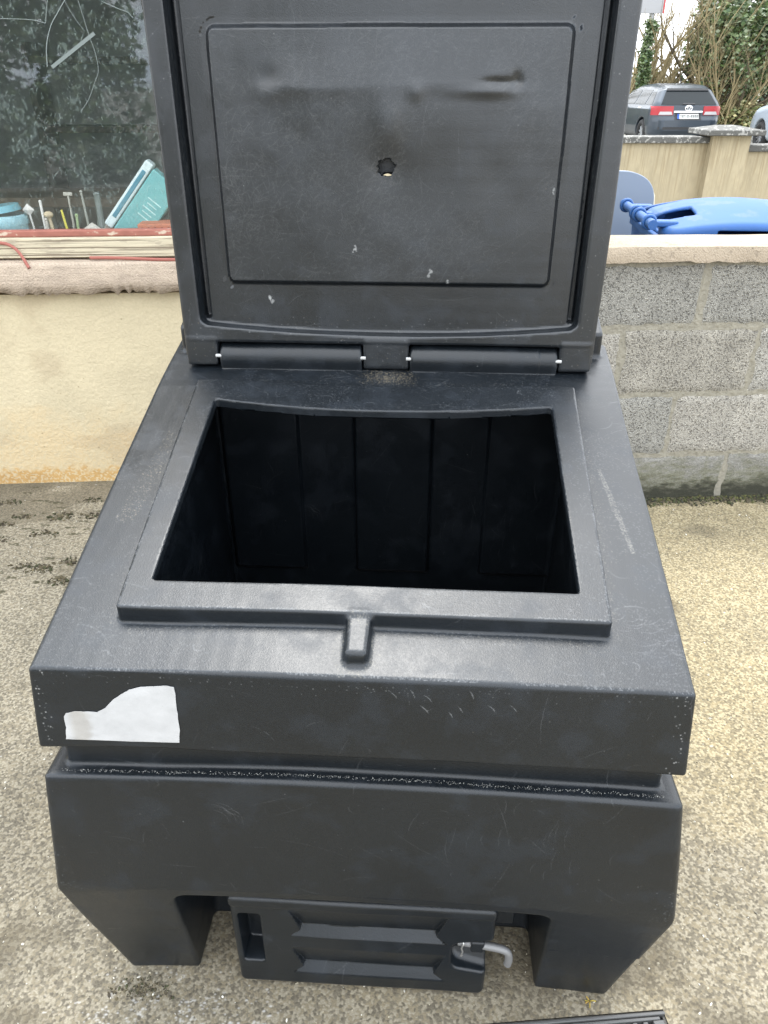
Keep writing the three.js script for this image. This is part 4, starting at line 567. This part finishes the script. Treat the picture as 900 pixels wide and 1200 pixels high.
    for (const wz of [-.86, -3.62]) { const w = new THREE.Group(); w.name = 'wheel'; car.add(w); w.position.set(s * .8, .32, wz); const tg = new THREE.TorusGeometry(.245, .085, 14, 36); tg.rotateY(Math.PI / 2); tg.scale(1.15, 1, 1); mesh('tyre', tg, tyre, w); const rg = new THREE.CylinderGeometry(.2, .2, .1, 28, 1); rg.rotateZ(Math.PI / 2); const sp = [rg.toNonIndexed().deleteAttribute('uv')]; mesh('rim', (() => { const q = new THREE.CylinderGeometry(.2, .2, .06, 28, 1); q.rotateZ(Math.PI / 2); return q; })(), trim, w); const spk = []; for (let a = 0; a < 10; a++) { const b = box(.03, .19, .035, s * .04, .1, 0, .006); b.rotateX(a / 10 * Math.PI * 2); spk.push(b); } mesh('spokes', merge(spk), alloy, w); } }
  return car;
}
const paintOf = (r, g, b) => new THREE.MeshPhysicalMaterial({ color: col(r, g, b), roughness: .35, metalness: .2, clearcoat: .4, clearcoatRoughness: .08 });
makeCar('estate_car', 'dark blue grey estate car with red tail lights, tail towards the yard', [7.62, -.055, -21], .03, paintOf(.018, .028, .04), .97);
makeCar('silver_car', 'pale silver car parked past the rendered pillar', [9.98, -.055, -16.7], -.02, paintOf(.36, .41, .46), 1.08);

// ---------------------------------------------------------------- trees and bushes behind the cars
function limbs(R, base, dir, len, rad, depth, out, tips, up = .12) {
  let p = base.clone(), d = dir.clone().normalize(), n = 5, seg = len / n; const pts = [p.clone()], rs = [rad];
  for (let i = 0; i < n; i++) { d.add(V((R() - .5) * .38, up * R(), (R() - .5) * .38)).normalize(); p = p.clone().addScaledVector(d, seg); pts.push(p); rs.push(rad * (1 - .5 * (i + 1) / n)); }
  const rsd = rad > .05 ? 7 : rad > .015 ? 5 : 4; const pos = [], idx = []; for (let i = 0; i <= n; i++) { const t = pts[Math.min(i + 1, n)].clone().sub(pts[Math.max(i - 1, 0)]).normalize(), a = V(t.y, -t.x + .01, .3).cross(t).normalize(), b = t.clone().cross(a); for (let k = 0; k < rsd; k++) { const q = k / rsd * 6.2832, v = pts[i].clone().addScaledVector(a, Math.cos(q) * rs[i]).addScaledVector(b, Math.sin(q) * rs[i]); pos.push(v.x, v.y, v.z); } }
  for (let i = 0; i < n; i++) for (let k = 0; k < rsd; k++) { const a = i * rsd + k, b = i * rsd + (k + 1) % rsd; idx.push(a, b, b + rsd, a, b + rsd, a + rsd); }
  const g = new THREE.BufferGeometry(); g.setAttribute('position', new THREE.Float32BufferAttribute(pos, 3)); g.setIndex(idx); g.computeVertexNormals(); out.push(g);
  pts.slice(1).forEach(q => tips.push(q));
  if (depth > 0) { const m = depth > 2 ? 4 : 3; for (let c = 0; c < m; c++) { const i = 1 + Math.floor(R() * n), q = d.clone().add(V((R() - .5) * 1.7, (R() - .2) * .8, (R() - .5) * 1.7)); limbs(R, pts[i], q, len * (.5 + .28 * R()), rs[i] * .62, depth - 1, out, tips, up); } }
}
function leaves(R, pts, spread, count, size, cols) {
  const pos = [], nor = [], cl = [], c = V(0, 0, 0);
  for (let k = 0; k < count; k++) { const q = pts[Math.floor(R() * pts.length)], g = () => (R() + R() + R() - 1.5) * spread; const x = q.x + g(), y = q.y + g() * .8, z = q.z + g(), s = size * (.6 + .8 * R()), a = R() * 6.28, e = (R() - .35) * 1.9, u = V(Math.cos(a), .25 * (R() - .5), Math.sin(a)).normalize(), n = V(Math.sin(a) * Math.cos(e), Math.sin(e) + .4, -Math.cos(a) * Math.cos(e)).normalize(), v = n.clone().cross(u).normalize(), t = cols[Math.floor(R() * cols.length)], b = .75 + .5 * R();
    const A = [[-.5, 0], [0, -.32], [.5, 0], [0, .36]].map(([i, j]) => [x + u.x * i * s + v.x * j * s, y + u.y * i * s + v.y * j * s, z + u.z * i * s + v.z * j * s]); for (const i of [0, 1, 2, 0, 2, 3]) { pos.push(...A[i]); nor.push(n.x, n.y, n.z); cl.push(t[0] * b, t[1] * b, t[2] * b); } }
  const g = new THREE.BufferGeometry(); g.setAttribute('position', new THREE.Float32BufferAttribute(pos, 3)); g.setAttribute('normal', new THREE.Float32BufferAttribute(nor, 3)); g.setAttribute('color', new THREE.Float32BufferAttribute(cl, 3)); return g;
}
const leafMat = new THREE.MeshStandardMaterial({ vertexColors: true, roughness: .5, side: THREE.DoubleSide }), bark = mat(col(.25, .20, .105), .95), barkDk = mat(col(.10, .08, .05), .95);
const IVY = [[.06, .10, .032], [.04, .075, .028], [.09, .135, .04], [.12, .16, .06], [.22, .26, .16]];
function tree(name, label, seed, base, dirs, len, rad, depth, m, lv, up, group) {
  const t = thing(name, label, 'tree', base, 0, group), R = rng(seed), out = [], tips = []; for (const d of dirs) limbs(R, V((R() - .5) * .3, 0, (R() - .5) * .3), V(...d), len * (.8 + .4 * R()), rad * (.7 + .5 * R()), depth, out, tips, up);
  mesh('trunk', mergeGeometries(out), m, t); if (lv) { const pts = tips.filter(p => lv.keep(p)); mesh('crown', leaves(R, pts, lv.spread, lv.count, lv.size, lv.cols), leafMat, t); } return t;
}
tree('bare_tree', 'leafless tree with many pale fanned branches behind the dark car', 4, [7.55, -.06, -25], [[-.5, 1.2, .1], [-.1, 1.4, 0], [.2, 1.3, .2], [.55, 1.2, 0], [.9, 1.0, -.1], [1.2, .8, .1]], 2.5, .085, 4, bark, null, .16, 'trees beyond the cars');
tree('bare_tree', 'slender leafless saplings leaning together behind the car roof', 9, [7.0, -.06, -24.4], [[-.1, 1, 0], [.05, 1, .1], [.15, 1, 0], [-.2, 1, .1]], 2.2, .045, 2, bark, null, .2, 'trees beyond the cars');
tree('ivy_tree', 'spreading tree smothered in dark glossy ivy behind the silver car', 13, [10.2, -.06, -25.2], [[-1.1, .9, .2], [-.6, 1.2, 0], [.1, 1.3, .1], [.6, 1.1, 0], [-1.4, 1.3, .3]], 2.3, .13, 3, barkDk, { keep: p => (p.x > -1.15 && p.y > 1.75) || (p.x > -.3 && p.y > .7), spread: .3, count: 15000, size: .13, cols: IVY }, .1, 'trees beyond the cars');
tree('ivy_tree', 'tall ivy covered tree standing farther back, with hanging bare twigs', 23, [12.0, -.06, -27.5], [[-.3, 1.3, 0], [.3, 1.3, .1], [-.8, 1.1, .1]], 3.4, .16, 3, barkDk, { keep: p => p.y > .8 && p.x > -1.6, spread: .45, count: 13000, size: .15, cols: IVY }, .14, 'trees beyond the cars');
tree('bare_tree', 'thin leafless twiggy tree hanging over the ivy', 83, [9.6, -.06, -23.6], [[-.5, 1.3, 0], [.1, 1.4, .1], [.5, 1.2, 0], [-.9, 1.1, 0]], 2.4, .04, 4, bark, null, .1, 'trees beyond the cars');
tree('leaning_tree', 'dark leaning tree trunk between the two cars', 31, [8.75, -.06, -24.2], [[.55, .75, 0], [1.1, .55, .1], [.8, .9, -.1]], 1.7, .10, 3, barkDk, { keep: p => p.y > 1.3, spread: .25, count: 1500, size: .11, cols: IVY }, .06, 'trees beyond the cars');
function bush(name, label, seed, x, z, w, h, count, size, cols, group) { const R = rng(seed), pts = [], t = thing(name, label, 'bush', [x, -.06, z], 0, group), out = [], tips = []; for (let k = 0; k < 9; k++) limbs(R, V((R() - .5) * w * .5, 0, (R() - .5) * .4), V((R() - .5) * 1.2, 1, (R() - .5)), h * (.6 + .5 * R()), .022, 2, out, tips, .1); mesh('stems', mergeGeometries(out), bark, t); for (let k = 0; k < 90; k++) pts.push(V((R() + R() - 1) * w, h * (.15 + .8 * R()) * (1 - .3 * Math.abs(R() - .5)), (R() - .5) * .9)); mesh('foliage', leaves(R, pts, .16, count, size, cols), leafMat, t); }
const YEL = [[.38, .38, .07], [.26, .28, .07], [.46, .45, .14]], BRN = [[.32, .27, .12], [.2, .2, .08], [.36, .33, .17], [.14, .17, .06]];
bush('yellow_bush', 'yellow green leafy bush between the two cars', 41, 9.45, -24.8, .45, 1.55, 2600, .10, YEL, 'bushes beyond the cars');
bush('brown_bush', 'olive brown twiggy bush directly behind the dark car', 43, 8.0, -26.2, .8, 2.0, 5200, .10, BRN, 'bushes beyond the cars');
bush('brown_bush', 'brown bramble bush beside the silver car', 47, 9.9, -24.0, .8, 1.1, 4200, .10, BRN, 'bushes beyond the cars');
bush('brown_bush', 'tall olive bush behind the ivy clad post', 53, 6.9, -26.8, .8, 2.2, 5200, .11, BRN, 'bushes beyond the cars');
{ // hedge bank closing the far view
  const R = rng(61), pts = []; for (let k = 0; k < 900; k++) pts.push(V(-2 + R() * 30, -.1 + R() * R() * 1.9, -30.5 + R() * 2)); const g = leaves(R, pts, .45, 30000, .2, [...BRN, ...IVY]); const o = single('hedge', g, leafMat, 'mixed hedge bank running along behind the trees', 'hedge', null, 'stuff');
}
{ // unseen hedge added behind the camera to keep bright sky out of the pane
  const R = rng(67), pts = []; for (let k = 0; k < 700; k++) pts.push(V(-11 + R() * 8.5, R() * 3.6, 8.2 + R() * .8)); single('added_hedge', leaves(R, pts, .3, 42000, .13, IVY), leafMat, 'tall green hedge added out of view to darken the window reflection', 'hedge', null, 'stuff');
}
{ // white board on an ivy clad post
  const s = thing('roadside_sign', 'white board on a post above the dark car', 'sign', [7.28, -.06, -24.2], .05); mesh('post', (() => { const g = new THREE.CylinderGeometry(.07, .08, 3.4, 12); g.translate(0, 1.7, 0); return g; })(), mat(col(.3, .3, .3), .7), s); mesh('board', box(.66, .75, .05, -.08, 3.47, .08, .01), mat(col(.30, .30, .305), .5), s); mesh('red_edge', box(.05, .75, .052, .278, 3.47, .08, .01), mat(col(.45, .06, .06), .5), s);
  const R = rng(71), pts = []; for (let k = 0; k < 60; k++) pts.push(V((R() - .5) * .16, .2 + R() * 2.75, .08 + (R() - .5) * .2)); const iv = thing('ivy', 'column of dark ivy climbing the sign post', 'ivy', [7.28, -.06, -24.2]); mesh('vine', tube([[0.09, 0, .09], [.1, 1, .1], [-.09, 1.9, .11], [.08, 2.9, .1]], .02, 30, 6), barkDk, iv); mesh('foliage', leaves(R, pts, .13, 5200, .085, IVY), leafMat, iv);
}

// ---------------------------------------------------------------- small litter on the ground
function scatter(name, label, cat, n, seed, place, size, cols, flat = .6) { const R = rng(seed), g0 = new THREE.IcosahedronGeometry(1, 0), im = new THREE.InstancedMesh(g0, mat(col(1, 1, 1), .95), n), m = new THREE.Matrix4(), q = new THREE.Quaternion(), c = new THREE.Color(); for (let k = 0; k < n; k++) { const [x, y, z] = place(R), s = size[0] + R() * R() * (size[1] - size[0]); q.setFromEuler(new THREE.Euler(R() * 6, R() * 6, R() * 6)); m.compose(V(x, y + s * .3, z), q, V(s * (1 + R()), s * flat, s)); im.setMatrixAt(k, m); const t = cols[Math.floor(R() * cols.length)], b = .7 + .6 * R(); im.setColorAt(k, c.setRGB(t[0] * b, t[1] * b, t[2] * b)); } im.name = name; im.userData = { kind: 'stuff', label, category: cat }; im.castShadow = im.receiveShadow = true; scene.add(im); }
const SOIL = [[.05, .04, .025], [.08, .065, .035], [.04, .042, .018], [.12, .10, .06]];
scatter('wall_moss', 'dark moss and soil crumbs along the foot of the block wall', 'moss', 2600, 3, R => { const x = .45 + R() * 1.3; return [x, 0, -2.2984 - x * .0649 + .004 + R() * R() * .07]; }, [.0015, .008], [[.045, .05, .02], [.03, .03, .018], [.09, .09, .03], [.06, .05, .03]]);
scatter('soil_crumbs', 'dark soil and moss crumbs strewn below the cream house wall', 'soil', 1500, 4, R => { const k = Math.floor(R() * 26), cx = -.7 - hash(k, 1, 3) * .85, cz = -2.42 + hash(k, 2, 3) * .65; return [cx + (R() + R() - 1) * .05, 0, cz + (R() + R() - 1) * .025]; }, [.001, .007], SOIL);
scatter('foot_litter', 'brown leaf litter and soil at the foot of the bunker', 'litter', 220, 6, R => [-.40 + (R() + R() - 1) * .06, 0, -.672 + (R() + R() - 1) * .022], [.0007, .0035], SOIL);
scatter('loose_grit', 'loose pale and dark grit strewn over the concrete yard', 'grit', 5200, 8, R => [-1.5 + R() * 3, 0, -2.35 + R() * 1.85], [.0007, .0028], [[.5, .48, .42], [.3, .27, .2], [.12, .11, .09], [.42, .38, .28]]);
scatter('hinge_dirt', 'dried grass and dirt crumbs below the lid hinge of the bunker', 'dirt', 260, 9, R => { const a = THREE.MathUtils.degToRad(-3.2909), x = (R() + R() - 1) * .05, z = -.628 + (R() - .5) * .04; return [-.0339 + x * Math.cos(a) + z * Math.sin(a), topY(z) + .0005, -.6487 - x * Math.sin(a) + z * Math.cos(a)]; }, [.0006, .0022], [[.2, .16, .09], [.12, .10, .06], [.3, .27, .2]]);

{ // a dry weed in the joint beside the right foot
  const w = thing('dry_weed', 'small dry yellow weed beside the bunker foot and drain', 'weed', [.335, 0, -.652]), R = rng(91); for (let k = 0; k < 5; k++) { const a = R() * 6.28, h = .006 + R() * .009; mesh('blade', tube([[0, 0, 0], [Math.cos(a) * h * .4, h * .7, Math.sin(a) * h * .4], [Math.cos(a) * h * 1.1, h * .8, Math.sin(a) * h * 1.1]], .0011, 8, 4), mat(col(.26 + R() * .1, .22 + R() * .05, .05), .8), w); }
}
const renderer = new THREE.WebGLRenderer({ antialias: true });
renderer.setSize(768, 1024);
renderer.toneMapping = THREE.LinearToneMapping; renderer.toneMappingExposure = EXPOSURE;
renderer.outputColorSpace = THREE.SRGBColorSpace;
renderer.shadowMap.enabled = true; renderer.shadowMap.type = THREE.PCFSoftShadowMap;
renderer.render(scene, camera);
